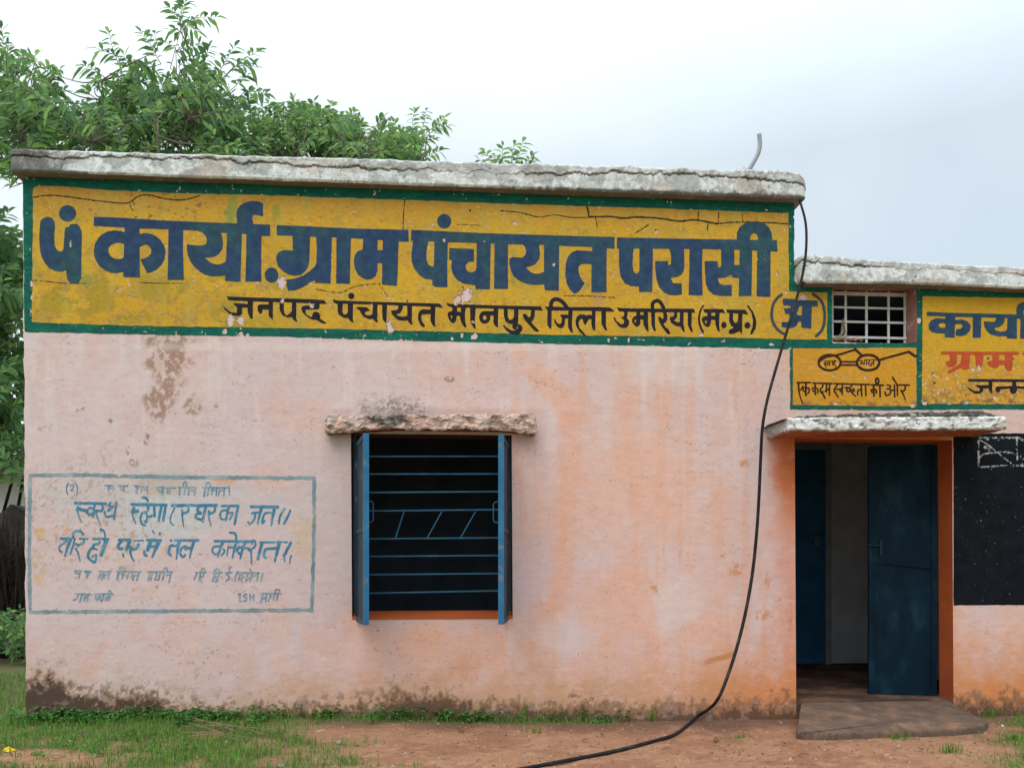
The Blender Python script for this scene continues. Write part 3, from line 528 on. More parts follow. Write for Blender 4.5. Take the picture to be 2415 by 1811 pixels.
SMALL = [
 ((130,1130,ms), [('l',16,[(870,107),(1020,112)]),('l',18,[(1095,110),(1260,115)]),('l',18,[(1375,112),(1610,122)]),('l',18,[(1770,130),(2090,150)]),
   ('l',20,[(930,115),(925,190)]),('l',20,[(1010,115),(1008,200)]),('l',16,[(925,152),(1010,150)]),('s',20,[(1130,120),(1138,168),(1170,190)]),('l',18,[(1190,120),(1190,212)]),
   ('s',18,[(1400,130),(1438,160),(1400,200),(1430,240)]),('l',18,[(1500,120),(1500,220)]),('l',20,[(1600,120),(1595,222)]),('l',16,[(1540,170),(1600,170)]),
   ('s',18,[(1770,170),(1830,200),(1872,262)]),('l',22,[(1870,130),(1870,270)]),('l',18,[(1950,140),(1950,240)]),('l',20,[(1990,150),(1985,250)])]),
 ((420,1130,ms), [('l',18,[(0,135),(320,140)]),('s',15,[(90,130),(95,62),(125,42),(145,72),(135,130)]),('l',22,[(30,140),(20,270)]),('l',20,[(120,140),(105,260)]),('l',20,[(190,140),(175,270)]),('l',22,[(300,140),(280,280)]),('l',18,[(230,195),(290,190)]),
   ('l',20,[(420,140),(860,146)]),('s',20,[(480,130),(490,72),(525,52),(555,80),(560,140)]),('l',28,[(470,150),(450,290)]),('l',22,[(530,150),(510,280)]),('l',20,[(570,190),(640,190)]),('l',20,[(600,150),(580,270)]),('l',20,[(670,150),(660,280)]),('l',20,[(720,180),(700,270)]),('l',24,[(810,150),(790,280)]),('l',20,[(730,195),(800,190)]),('l',14,[(885,120),(890,270)])]),
 ((150,1330,ms), [('l',20,[(190,115),(310,115)]),('l',22,[(290,120),(260,240)]),('l',18,[(200,150),(280,165)]),('e',212,232,14,14),('l',28,[(370,125),(480,125)]),('l',26,[(450,130),(390,240)]),('l',20,[(380,140),(410,190)]),
   ('l',20,[(620,125),(820,125)]),('l',24,[(700,130),(660,260)]),('l',20,[(620,172),(690,165)]),('l',18,[(640,180),(600,250)]),('l',24,[(800,130),(765,260)]),('l',20,[(720,180),(700,250)]),('l',18,[(720,180),(790,170)]),
   ('l',22,[(920,125),(1350,128)]),('l',28,[(960,130),(925,265)]),('s',15,[(970,120),(980,58),(1050,62),(1060,110)]),('l',20,[(1000,172),(1042,160)]),('l',20,[(1050,130),(1012,250)]),('l',28,[(1130,150),(1100,240)]),('l',18,[(1080,190),(1100,250)]),('l',20,[(1200,130),(1170,230)]),('l',26,[(1220,190),(1200,270)]),('l',24,[(1310,130),(1270,280)]),('l',18,[(1230,190),(1300,190)]),
   ('l',17,[(1460,130),(1890,130)]),('l',22,[(1500,140),(1470,280)]),('l',20,[(1540,140),(1510,280)]),('s',20,[(1600,150),(1618,190),(1580,258),(1625,268)]),('l',20,[(1680,140),(1650,270)]),('s',15,[(1740,120),(1750,72),(1790,66),(1800,120)]),('l',20,[(1750,140),(1720,270)]),('l',22,[(1870,140),(1830,310)]),('l',18,[(1790,180),(1850,180)]),
   ('l',18,[(210,515),(470,520)]),('s',22,[(260,520),(220,600),(168,620)]),('l',26,[(320,520),(280,650)]),('l',20,[(390,520),(350,640)]),('l',20,[(430,520),(400,640)]),('l',18,[(350,582),(420,580)]),('e',445,610,13,13),
   ('l',20,[(540,515),(860,515)]),('l',22,[(570,520),(545,600)]),('l',18,[(545,602),(600,600)]),('l',24,[(620,520),(580,630)]),('s',20,[(660,520),(632,580),(652,650)]),('l',22,[(700,520),(670,630)]),('l',20,[(740,560),(720,630)]),('l',18,[(730,580),(790,570)]),('l',22,[(780,520),(760,630)]),('l',24,[(820,520),(790,620)]),('s',15,[(770,510),(790,462),(820,472),(830,510)])]),
 ((420,1330,ms), [('l',20,[(300,140),(490,140)]),('s',16,[(400,130),(412,82),(440,72),(460,110)]),('l',20,[(330,150),(280,260)]),('l',20,[(390,150),(360,280)]),('s',20,[(450,150),(430,210),(390,222),(410,312)]),
   ('l',20,[(610,145),(770,145)]),('l',26,[(650,150),(600,290)]),('s',15,[(630,110),(680,82),(730,120)]),('l',28,[(720,150),(660,290)]),('l',18,[(650,230),(690,210)]),('l',16,[(640,310),(690,290)]),('e',762,212,10,10),
   ('l',18,[(820,145),(940,140)]),('s',22,[(880,130),(900,62),(930,42)]),('s',18,[(900,150),(842,180),(888,210),(880,250),(830,290)]),
   ('l',22,[(1060,145),(1410,150)]),('s',18,[(1000,180),(1030,122),(1050,150),(1000,200),(990,290)]),('l',26,[(1080,150),(1050,270)]),('s',16,[(1130,160),(1102,200),(1138,212),(1092,260),(1112,310)]),('s',18,[(1230,160),(1192,200),(1220,230),(1170,300)]),('l',24,[(1290,150),(1250,290)]),('l',20,[(1390,150),(1370,290)]),('l',18,[(1310,202),(1370,190)]),('l',14,[(1250,90),(1280,120)]),('l',15,[(1470,150),(1440,290)]),
   ('l',18,[(1050,510),(1090,510)]),('l',26,[(1070,510),(1070,640)]),('l',16,[(1050,640),(1090,640)]),('e',1112,640,8,8),('s',20,[(1200,530),(1162,520),(1142,560),(1188,590),(1180,630),(1140,635)]),('l',22,[(1250,520),(1250,620)]),('l',22,[(1310,520),(1305,620)]),('l',18,[(1250,570),(1305,570)]),('e',1325,632,9,9),
   ('l',20,[(1430,510),(1780,505)]),('l',28,[(1470,520),(1440,650)]),('l',20,[(1540,520),(1520,650)]),('l',20,[(1600,530),(1570,640)]),('l',22,[(1680,520),(1650,610)]),('l',26,[(1740,510),(1710,620)]),('l',18,[(1480,602),(1540,560)]),('l',20,[(1630,560),(1590,580)]),('s',14,[(1690,490),(1700,442),(1740,440),(1770,460)])]),
]
CHALK = [((2220,1000,8.297), [('l',30,[(740,262),(1040,272)]),('l',42,[(1060,268),(1480,266)]),('l',40,[(722,330),(735,840)]),('l',30,[(760,310),(950,430)]),('l',26,[(950,430),(1100,560),(1380,780)]),('s',34,[(760,645),(830,585),(1000,562),(1150,550),(1350,552),(1440,600)]),
   ('l',34,[(780,842),(1000,832),(1200,810),(1700,815)]),('l',34,[(1475,280),(1490,700)]),('l',44,[(1530,280),(1640,335)]),('s',30,[(1545,610),(1560,670),(1640,680)]),('e',1590,800,50,35),('e',880,460,50,45),('l',30,[(945,460),(940,530)]),('e',1120,290,25,30),('e',1290,580,18,24),('l',30,[(1640,340),(1640,800)]),('e',900,290,35,30)])]

# ------------------------------------------------------------------ the building: a tall hall on the left, a low wing on the right
LEAN = 0.006
def lean(x, z): return x - LEAN * (z - HC)
def wx(u, v, y=0.0):
    p = WP(u, v, y); return p.x + LEAN * (p.z - HC)
def wz(u, v, y=0.0): return WP(u, v, y).z
XL = wx(60, 1400); XC = wx(1875, 1200); XR = 7.2
WIN = (wx(829, 1250), wx(1208, 1250), wz(1010, 1453), wz(1010, 1024))
DOOR = (wx(1876, 1350), wx(2247, 1350), -0.1, wz(2060, 1036))
VENT = (wx(1962, 740), wx(2163, 740), wz(2060, 809), wz(2060, 670))
Z_TALL = 3.97; Z_LOW = 3.34; FLOOR = 0.078
bld = empty('office_building')
tag(bld, 'pink village office with a tall yellow-signed hall, a low wing and an open blue door', 'building')

PEEL = [(400, 850, 46, 90), (375, 950, 40, 38), (455, 955, 20, 22), (395, 805, 60, 20)]
def soft(u, v, P, wd, edge, seed):
    f = np.full(np.shape(u), 1e9); P = np.array(crom(P, 6))
    for k in range(len(P) - 1):
        dx, dy = P[k + 1] - P[k]; L = dx * dx + dy * dy + 1e-9
        t = np.clip(((u - P[k][0]) * dx + (v - P[k][1]) * dy) / L, 0, 1)
        f = np.minimum(f, np.hypot(u - P[k][0] - t * dx, v - P[k][1] - t * dy))
    return sm(wd / 2 + edge, wd / 2 - edge, f + (fbm(u / 28, v / 28, seed, 4) - 0.5) * 36)
def ellm(u, v, x, y, a, b, e=0.35, n=0.9, seed=0):
    r = np.hypot((u - x) / a, (v - y) / b) + (fbm(u / 22 + seed, v / 22, 40 + seed, 4) - 0.5) * n
    return sm(1 + e, 1 - e, r)
def wallcol(x, z):
    u, v = PX(x, z)
    base = np.zeros(np.shape(u) + (3,)) + np.array((0.605, 0.455, 0.448))
    big = fbm(u / 150, v / 170, 1, 4); mid = fbm(u / 45, v / 60, 2, 5); fine = fbm(u / 9, v / 5, 3, 4)
    warm = sm(700, 1500, u) * 0.52 + 0.02 + (big - 0.5) * (.8 + .4 * sm(600, 1200, u)) + sm(1420, 1560, v) * 0.35 + (sm(.47, .53, fbm(u / 75, v / 95, 7, 5, .6)) - .5) * .34
    c = mixc(base, (0.655, 0.40, 0.315), warm)
    c = mixc(c, (0.62, 0.48, 0.465), sm(0.53, 0.60, fbm(u / 90 + 7, v / 120, 8, 5, .58)) * 0.6)
    # vertical rain runs, pale and orange
    run = fbm(u / 16, v / 260, 12, 4)
    c = mixc(c, (0.67, 0.545, 0.52), sm(0.58, 0.66, run) * sm(1300, 850, v) * 0.45)
    c = mixc(c, (0.66, 0.36, 0.25), sm(0.56, 0.68, fbm(u / 22, v / 300, 14, 4)) * sm(850, 1300, u) * 0.45)
    c = mixc(c, (0.70, 0.36, 0.24), soft(u, v, [(1268, 880), (1330, 950), (1352, 1060), (1335, 1260), (1310, 1440)], 48, 14, 21) * 0.62)
    c = mixc(c, (0.69, 0.38, 0.27), soft(u, v, [(1225, 830), (1240, 880)], 18, 12, 23) * 0.5)
    for (x0, y0, a, b, s) in [(1500, 1150, 170, 130, .55), (1480, 1420, 160, 80, .45), (1000, 1510, 60, 40, .75), (860, 1480, 50, 80, .45), (1690, 1480, 60, 40, .4), (700, 980, 90, 40, .25), (430, 1500, 45, 90, .3), (660, 1500, 25, 100, .3), (640, 1130, 50, 30, .4)]:
        c = mixc(c, (0.70, 0.39, 0.28), ellm(u, v, x0, y0, a, b, .5, 1.1, int(x0)) * s)
    for (x0, y0, a, b, s) in [(1590, 1420, 60, 70, .6), (1330, 1500, 60, 50, .4), (1560, 860, 90, 50, .45), (300, 900, 200, 60, .3)]:
        c = mixc(c, (0.655, 0.55, 0.53), ellm(u, v, x0, y0, a, b, .5, 1.1, int(x0) + 3) * s)
    # slogan area: greyish old wash, ochre patches
    c = mixc(c, (0.50, 0.47, 0.46), ellm(u, v, 380, 1180, 300, 70, .5, 1.3, 5) * 0.55)
    c = mixc(c, (0.50, 0.54, 0.56), ellm(u, v, 390, 1215, 90, 70, .5, 1.2, 6) * 0.6)
    c = mixc(c, (0.45, 0.36, 0.28), ellm(u, v, 390, 1140, 60, 26, .5, 1.2, 7) * 0.6)
    pit = fbm(u / 7, v / 8, 31, 4, .6)
    c = mixc(c, (0.42, 0.29, 0.19), sm(0.60, 0.66, pit) * ellm(u, v, 200, 1220, 200, 130, .6, 1.0, 8) * 0.75)
    c = mixc(c, (0.62, 0.36, 0.14), ellm(u, v, 92, 1330, 15, 46, .5, 1.5, 9) * sm(.38, .56, fbm(u / 8, v / 8, 78, 4, .6)) * .65)
    c = mixc(c, (0.60, 0.38, 0.16), ellm(u, v, 95, 1255, 14, 14, .4, 1.2, 10) * 0.8)
    c = mixc(c, (0.58, 0.42, 0.24), ellm(u, v, 712, 1270, 26, 46, .5, 1.3, 11) * 0.5)
    c = mixc(c, (0.62, 0.33, 0.19), ellm(u, v, 530, 1132, 26, 12, .4, 1.0, 12) * 0.7)
    c = mixc(c, (0.60, 0.36, 0.20), sm(.6, .7, fbm(u / 14, v / 14, 77)) * ellm(u, v, 300, 1250, 220, 50, .5, 1, 13) * 0.6)
    # bare brown plaster where the wash has come off
    pe = np.zeros(np.shape(u))
    for k, (x0, y0, a, b) in enumerate(PEEL): pe = np.maximum(pe, ellm(u, v, x0, y0, a, b, .25, 1.0, 60 + k))
    pm = sm(0.44, 0.52, fbm(u / 11, v / 14, 66, 5, .62))
    c = mixc(c, (0.52, 0.38, 0.31), pe * 0.45); c = mixc(c, (0.33, 0.185, 0.13), pe * pm * 0.85)
    for (x0, y0, a, b) in [(345, 1035, 8, 12), (318, 1090, 12, 12), (302, 1064, 4, 12), (182, 968, 4, 5), (196, 964, 5, 3), (260, 993, 5, 5), (512, 956, 6, 4), (205, 840, 5, 14), (285, 958, 4, 6), (1060, 895, 14, 6), (370, 1385, 5, 4)]:
        c = mixc(c, (0.26, 0.16, 0.11), ellm(u, v, x0, y0, a, b, .3, 1.2, int(x0)) * sm(.42, .56, fbm(u / 6, v / 6, 67, 4, .6)) * .85)
    spk = fbm(u / 3.2, v / 3.6, 91, 3, .6)
    c = mixc(c, (0.27, 0.18, 0.13), sm(0.82, 0.85, spk) * 0.6)
    c = mixc(c, (0.34, 0.23, 0.17), sm(0.74, 0.78, fbm(u / 6, v / 5, 92, 4, .6)) * sm(.56, .66, fbm(u / 70, v / 50, 93)) * sm(900, 500, u) * 0.8)
    # splash zone: red earth and damp dark growth, with its own ragged height along the wall
    prof = np.interp(u, [60, 100, 150, 170, 280, 360, 420, 560, 700, 870, 930, 1060, 1130, 1240, 1330, 1400, 1470, 1600, 1700, 1870, 2240, 2420], [1625, 1605, 1612, 1650, 1658, 1655, 1682, 1690, 1686, 1676, 1652, 1650, 1672, 1668, 1676, 1664, 1680, 1676, 1668, 1664, 1660, 1655])
    c = mixc(c, (0.56, 0.275, 0.13), sm(-170, 20, v - prof + (mid - .5) * 150) * sm(200, 900, u) * 0.75)
    c = mixc(c, (0.48, 0.30, 0.19), sm(-90, 20, v - prof + (mid - .5) * 120) * 0.5)
    # trowel ridges and hair cracks of the plaster
    rd = np.abs(fbm(u / 60, v / 17, 111, 5, .6) - .5); c = mixc(c, (0.33, 0.215, 0.18), sm(.012, .002, rd) * sm(.54, .62, fbm(u / 80, v / 60, 113, 3)) * .4)
    rd = np.abs(fbm(u / 26, v / 11, 115, 4, .6) - .5); c = mixc(c, (0.68, 0.55, 0.50), sm(.02, .004, rd) * sm(.50, .62, fbm(u / 70, v / 60, 117, 3)) * .3)
    rd = np.abs(fbm(u / 170, v / 60, 119, 6, .62) - .5); c = mixc(c, (0.22, 0.14, 0.11), sm(.004, .0, rd) * sm(.48, .56, fbm(u / 200, v / 160, 121, 3)) * .7)
    c = mixc(c, (0.12, 0.075, 0.05), sm(.56, .62, fbm(u / 12, v / 12, 105, 5, .62)) * sm(-75, -10, v - prof) * sm(1020, 880, np.abs(u - 0) * 0 + u) * 0.8)
    # orange overspray beside the door and rusty hand marks
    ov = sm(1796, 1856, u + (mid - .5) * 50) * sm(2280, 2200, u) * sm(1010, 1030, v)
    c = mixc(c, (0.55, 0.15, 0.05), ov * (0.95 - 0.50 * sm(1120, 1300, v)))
    c = mixc(c, (0.60, 0.215, 0.07), sm(1470, 1670, v + (mid - .5) * 110) * sm(1500, 1840, u) * 0.9)
    for (x0, y0, a, b) in [(1795, 1450, 22, 12), (1862, 1440, 6, 40), (1545, 1392, 9, 12), (1735, 1340, 8, 6), (1810, 1370, 5, 18), (1735, 1345, 16, 14), (1835, 1415, 5, 14), (1755, 1090, 10, 14), (1705, 1310, 8, 6), (1820, 1490, 4, 8)]:
        c = mixc(c, (0.52, 0.22, 0.09), ellm(u, v, x0, y0, a, b, .5, 1.6, int(y0)) * sm(.42, .58, fbm(u / 7, v / 9, 68, 4, .6)) * .75)
    c = mixc(c, (0.52, 0.21, 0.07), soft(u, v, [(1660, 1562), (1700, 1548), (1742, 1538)], 5, 5, 33) * 0.0 + sm(9, 4, np.abs((v - 1562) + (u - 1662) * 0.29)) * sm(1655, 1672, u) * sm(1742, 1728, u) * .85)
    jag = (fbm(u / 17, v / 21, 101, 5, .65) - 0.5) * .75 + (fbm(u / 6, v / 8, 102, 4, .65) - .5) * .55
    c = mixc(c, (0.22, 0.115, 0.065), sm(-14, 8, v - prof + 14 + jag * 100) * 0.8)
    c = mixc(c, (0.075, 0.046, 0.033), sm(-4, 9, v - prof + 4 - 9 * sm(1000, 1500, u) + jag * 75) * (.92 - .2 * sm(600, 900, u)))
    # black growth over the window hood
    c = mixc(c, (0.10, 0.085, 0.07), ellm(u, v, 925, 968, 70, 26, .7, 1.9, 15) * sm(.40, .60, fbm(u / 5, v / 5, 69, 4, .65)) * .75)
    c = mixc(c, (0.36, 0.25, 0.21), ellm(u, v, 1010, 972, 240, 10, .6, 1.5, 16) * .5)
    c = mixc(c, (0.74, 0.62, 0.58), ellm(u, v, 1100, 818, 900, 10, .5, .8, 17) * sm(800, 808, v) * .35)
    c = c * (0.955 + 0.09 * fine)[..., None]
    return c

def wall_mesh():
    sp = [XL, WIN[0], WIN[1], XC, DOOR[0], DOOR[1], VENT[0], VENT[1], 4.6, XR]
    xs = sorted(set([XL + 0.0085 * k for k in range(int((4.6 - XL) / 0.0085))] + [4.6 + .05 * k for k in range(52)]))
    xs = [x for x in xs if min(abs(x - s) for s in sp) > 0.004] + sp; xs = np.array(sorted(xs))
    sz = [-0.1, WIN[2], WIN[3], DOOR[3], VENT[2], VENT[3], Z_LOW, Z_TALL]
    zs = [z for z in np.arange(-0.1, Z_TALL, 0.0085) if min(abs(z - s) for s in sz) > 0.004] + sz; zs = np.array(sorted(zs))
    X, Z = np.meshgrid(xs, zs); XX = lean(X, Z)
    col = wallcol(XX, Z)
    edge = (fbm(Z * 9, Z * 0, 4) - .5) * 0.016 * np.exp(-((X - XL) / 0.03) ** 2)
    Yd = (fbm(X * 1.3, Z * 1.3, 71, 3) - .5) * 0.0 
    P = np.stack([XX + edge, Yd, Z], -1).reshape(-1, 3)
    cx = (xs[:-1] + xs[1:]) / 2; cz = (zs[:-1] + zs[1:]) / 2; CX, CZ = np.meshgrid(cx, cz)
    keep = np.ones(CX.shape, bool)
    for a, b, c, d in (WIN, DOOR, VENT): keep &= ~((CX > a) & (CX < b) & (CZ > c) & (CZ < d))
    keep &= ~((CX > XC) & (CZ > Z_LOW))
    J, I = np.nonzero(keep); n = len(xs)
    fs = np.stack([J * n + I, J * n + I + 1, (J + 1) * n + I + 1, (J + 1) * n + I], 1).tolist()
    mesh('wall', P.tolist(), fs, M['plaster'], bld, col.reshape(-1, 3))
wall_mesh()

def lq(mb, pts, col=None): mb.quad(*[(lean(x, z), y, z) for x, y, z in pts], col)
# the other outside walls and roofs
BY = 3.4
sw = MB(); pc = (0.58, 0.40, 0.34)
lq(sw, [(XL, BY, -.1), (XL, 0, -.1), (XL, 0, Z_TALL), (XL, BY, Z_TALL)], pc)
lq(sw, [(XC, 0, Z_LOW), (XC, BY, Z_LOW), (XC, BY, Z_TALL), (XC, 0, Z_TALL)], pc)
lq(sw, [(XR, 0, -.1), (XR, BY, -.1), (XR, BY, Z_LOW), (XR, 0, Z_LOW)], pc)
lq(sw, [(XC, BY, -.1), (XL, BY, -.1), (XL, BY, Z_TALL), (XC, BY, Z_TALL)], pc)
lq(sw, [(XR, BY, -.1), (XC, BY, -.1), (XC, BY, Z_LOW), (XR, BY, Z_LOW)], pc)
sw.build('side_wall', M['plaster'], bld, cols=True)
rf = MB()
rf.quad((XL, .1, 4.0), (XC, .1, 4.0), (XC, BY, 4.0), (XL, BY, 4.0), (.3, .29, .28)); rf.quad((XC + .003, .1, 3.40), (XR, .1, 3.40), (XR, BY, 3.40), (XC + .003, BY, 3.40), (.3, .29, .28))
rf.build('roof', M['concrete'], bld, cols=True)

# reveals of the three openings
def reveal(name, o, y1, m, sides='lrtb', parent=None):
    a, b, c, d = o; mb = MB()
    if 'l' in sides: lq(mb, [(a, 0, c), (a, y1, c), (a, y1, d), (a, 0, d)])
    if 'r' in sides: lq(mb, [(b, y1, c), (b, 0, c), (b, 0, d), (b, y1, d)])
    if 't' in sides: lq(mb, [(a, 0, d), (a, y1, d), (b, y1, d), (b, 0, d)])
    if 'b' in sides: lq(mb, [(a, y1, c), (a, 0, c), (b, 0, c), (b, y1, c)])
    return mb.build(name, m, parent or bld)
reveal('door_surround', DOOR, 0.19, M['orange'], 'lrt')

# rooms behind
def room(name, x0, x1, y0, y1, z0, z1, m):
    mb = MB(); P = lambda x, y, z: (x, y, z)
    mb.quad(P(x0,y1,z0), P(x1,y1,z0), P(x1,y1,z1), P(x0,y1,z1)); mb.quad(P(x0,y0,z0), P(x0,y1,z0), P(x0,y1,z1), P(x0,y0,z1))
    mb.quad(P(x1,y1,z0), P(x1,y0,z0), P(x1,y0,z1), P(x1,y1,z1)); mb.quad(P(x0,y0,z1), P(x0,y1,z1), P(x1,y1,z1), P(x1,y0,z1))
    return mb, mb.build(name, m, bld)
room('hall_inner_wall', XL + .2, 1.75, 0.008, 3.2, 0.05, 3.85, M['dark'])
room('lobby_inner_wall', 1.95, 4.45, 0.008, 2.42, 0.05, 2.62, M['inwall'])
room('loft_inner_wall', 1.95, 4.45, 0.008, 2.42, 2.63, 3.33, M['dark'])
fl = MB(); fl.quad((XL + .2, .008, .06), (1.75, .008, .06), (1.75, 3.2, .06), (XL + .2, 3.2, .06)); fl.build('floor', M['floor'], bld)
fl = MB(); fl.quad((1.95, .0, FLOOR), (4.45, .0, FLOOR), (4.45, 2.42, FLOOR), (1.95, 2.42, FLOOR))
fl.build('floor', M['floor'], bld)
# inner blue door at the back of the lobby
a = WP(1944, 1062, 2.38); b = WP(1944, 1567, 2.38); xd = a.x
ind = MB(); ind.box((xd - .92, 2.36, FLOOR + .005), (xd, 2.40, a.z))
for k in (0.35, 0.95, 1.5): ind.box((xd - .86, 2.352, FLOOR + k), (xd - .06, 2.3598, FLOOR + k + .04))
indo = ind.build('inner_door', M['bluein'], bld)
fr = MB(); fr.box((xd + .003, 2.35, FLOOR), (xd + .065, 2.415, a.z + .07)); fr.box((xd - .99, 2.35, a.z + .004), (xd, 2.415, a.z + .07)); fr.box((xd - .99, 2.35, FLOOR), (xd - .923, 2.415, a.z))
fr.build('door_frame', M['inframe'], indo)
p = WP(1927, 1280, 2.3); pl = MB(); pl.box((p.x - .03, 2.315, p.z - .035), (p.x + .03, 2.345, p.z + .03))
pl.tube([(p.x - .02, 2.33, p.z + .03), (p.x - .02, 2.33, p.z + .06), (p.x, 2.33, p.z + .075), (p.x + .02, 2.33, p.z + .06), (p.x + .02, 2.33, p.z + .03)], .005, 6)
pl.box((p.x - .07, 2.346, p.z + .045), (p.x + .06, 2.352, p.z + .065)); pl.build('padlock', M['steel'], indo)

# right leaf of the front door, standing a little ajar
hx = lean(DOOR[1], 1.1) - .012; hinge = Vector((hx, .20, 0)); ang = R(14)
tipx = WP(2048, 1350, .33).x; Lw = (hx - tipx) / math.cos(ang)
ex = Vector((-math.cos(ang), math.sin(ang), 0)); ey = Vector((math.sin(ang), math.cos(ang), 0)); ez = Vector((0, 0, 1))
zb = FLOOR + .003; zt = DOOR[3] - .01; dm = MB()
O = hinge + Vector((0, 0, zb)); Hh = zt - zb
dm.obox(O + ey * .006, ex * Lw, ey * .028, ez * Hh)
for (s0, s1, t0, t1) in [(0, Lw, 0, .045), (0, Lw, Hh - .045, Hh), (0, .04, .046, Hh - .046), (Lw - .04, Lw, .046, Hh - .046)]:
    dm.obox(O + ex * s0 + ez * t0 - ey * .006, ex * (s1 - s0), ey * .0115, ez * (t1 - t0))
zm = 1.0
lf = dm.build('door_leaf', M['bluedoor'], bld)
brc = MB(); brc.obox(O + ex * .045 + ez * (zm + .01) - ey * .004, ex * (Lw - .09) + ez * .05, -ey * .004, ez * .012); brc.build('brace', M['bluedoor'], lf)
la = MB(); la.obox(O + ex * (Lw - .10) + ez * (zm + .12) - ey * .007, ex * .02, -ey * .012, ez * .12); la.tube([O + ex * (Lw - .11) - ey * .018 + ez * (zm + .2), O + ex * (Lw + .01) - ey * .018 + ez * (zm + .2)], .006, 8); la.build('latch', M['latch'], lf)

# ------------------------------------------------------------------ copings of the two roofs, whitewashed and cracked
def coping(name, stations, zb, zt, inn, seed, algae, parent=bld, rows=24):
    # stations: (x, y, nx, ny, s) with s = metres along
    st = np.array(stations); s = st[:, 4]; n = len(s)
    zbv = zb(st[:, 0]) + (fbm(s * 7, s * 0, seed + 1, 4) - .5) * .006; ztv = zt(st[:, 0]) + (fbm(s * 6, s * 0, seed + 2, 5, .6) - .5) * .018
    crack = 0.68 + (fbm(s * 1.1, s * 0, seed + 3, 3) - .5) * .42 + (fbm(s * 10, s * 0, seed + 4, 5, .72) - .5) * .40
    cst = sm(.3, .5, fbm(s * .8, s * 0, seed + 5, 2))
    V = []; C = []; prof = []
    prof += [('in', 0), ('lip', 0)] + [('f', h) for h in np.linspace(0, 1, rows)] + [('top', .04), ('top', inn + .12)]
    for kind, h in prof:
        if kind == 'in':
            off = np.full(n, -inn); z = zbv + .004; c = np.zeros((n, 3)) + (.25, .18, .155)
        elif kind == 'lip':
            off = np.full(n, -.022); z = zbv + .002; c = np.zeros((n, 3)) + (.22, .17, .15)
        elif kind == 'top':
            off = np.full(n, -h); z = ztv + (.004 if h < .1 else -.02); c = np.zeros((n, 3)) + (.27, .265, .25)
        else:
            lump = fbm(s * 14, np.full(n, h * 2.5), seed + 6, 5, .6); dz = h - crack; up = sm(-.02, .04, dz)
            off = (fbm(s * 5, np.full(n, h), seed + 7, 3) - .5) * .009 + up * (.002 + .022 * (lump - .35)) * (0.35 + cst)
            gr = np.exp(-(dz / .022) ** 2) * (0.30 + .70 * cst); off -= gr * .016
            rnd = min(h, 1 - h) * (rows - 1); off -= .012 * max(0, 1 - rnd / 1.6)
            z = zbv + (ztv - zbv) * h
            hh = np.full(n, h)
            pat = fbm(s * 7, hh * 1.9, seed + 8, 6, .62); pat2 = fbm(s * 30, hh * 5, seed + 9, 5, .62); stre = fbm(s * 18, hh * .5, seed + 12, 4)
            c = np.zeros((n, 3)) + (.70, .71, .705)
            c = mixc(c, (.37, .37, .36), sm(.525, .545, pat) * .8)
            c = mixc(c, (.50, .49, .47), sm(.54, .58, pat2) * .6)
            c = mixc(c, (.50, .37, .30), sm(.62, .66, fbm(s * 3, hh, seed + 16, 4)) * .5)
            c = mixc(c, (.56, .555, .54), up * .5); c = mixc(c, (.27, .26, .245), up * sm(.52, .60, lump) * .55)
            al = algae(s, h)
            c = mixc(c, (.085, .08, .072), sm(.50, .36, (1 - al) * .62 + pat2 * .38) * .85)
            c = mixc(c, (.17, .16, .145), sm(.60, .70, stre) * al * .7)
            c = mixc(c, (.075, .065, .055), np.clip(gr * 1.15, 0, 1) * .95)
            c = mixc(c, (.10, .09, .08), sm(.70, .76, fbm(s * 42, hh * 7, seed + 14, 4, .65)) * .7)
        V.append(np.stack([st[:, 0] + st[:, 2] * off, st[:, 1] + st[:, 3] * off, z], 1)); C.append(c)
    m = len(prof); P = np.concatenate(V); CC = np.concatenate(C); fs = []
    for k in range(m - 1):
        for i in range(n - 1): fs.append((k * n + i, k * n + i + 1, (k + 1) * n + i + 1, (k + 1) * n + i))
    P[:, 0] = P[:, 0] - LEAN * (P[:, 2] - HC)
    return mesh(name, P.tolist(), fs, M['concrete'], parent, CC)
def path_stations(pts, rad, step):
    # rounded plan path (x, y) -> stations with outward normals (path runs left to right along the front)
    P = []
    for i, p in enumerate(pts):
        if 0 < i < len(pts) - 1:
            a = Vector(pts[i - 1]) - Vector(p); b = Vector(pts[i + 1]) - Vector(p); a.normalize(); b.normalize()
            for t in np.linspace(0, 1, 6):
                q = Vector(p) + a * rad * (1 - t) ** 2 + b * rad * t ** 2; P.append((q.x, q.y))
        else: P.append(tuple(p))
    out = [P[0]]
    for a, b in zip(P[:-1], P[1:]):
        L = math.dist(a, b); k = max(1, int(L / step))
        for j in range(1, k + 1): out.append((a[0] + (b[0] - a[0]) * j / k, a[1] + (b[1] - a[1]) * j / k))
    st = []; s = 0
    for i, p in enumerate(out):
        a = out[max(0, i - 1)]; b = out[min(len(out) - 1, i + 1)]
        dx, dy = b[0] - a[0], b[1] - a[1]; L = math.hypot(dx, dy)
        if i: s += math.dist(out[i - 1], p)
        st.append((p[0], p[1], dy / L, -dx / L, s))
    return st
x0 = wx(20, 380, -.1); x1 = wx(1903, 440, -.1)
zt_l = wz(60, 352, -.1); zt_r = wz(1850, 403, -.1); zb_l = wz(60, 404, -.1); zb_r = wz(1850, 466, -.1)
z0t = lambda X: np.interp(X, [x0, x1 - .14, x1 - .06, x1 - .02, x1], [zt_l, zt_r, zt_r - .015, zt_r - .055, zt_r - .10])
z0b = lambda X: np.interp(X, [x0, x1], [zb_l, zb_r])
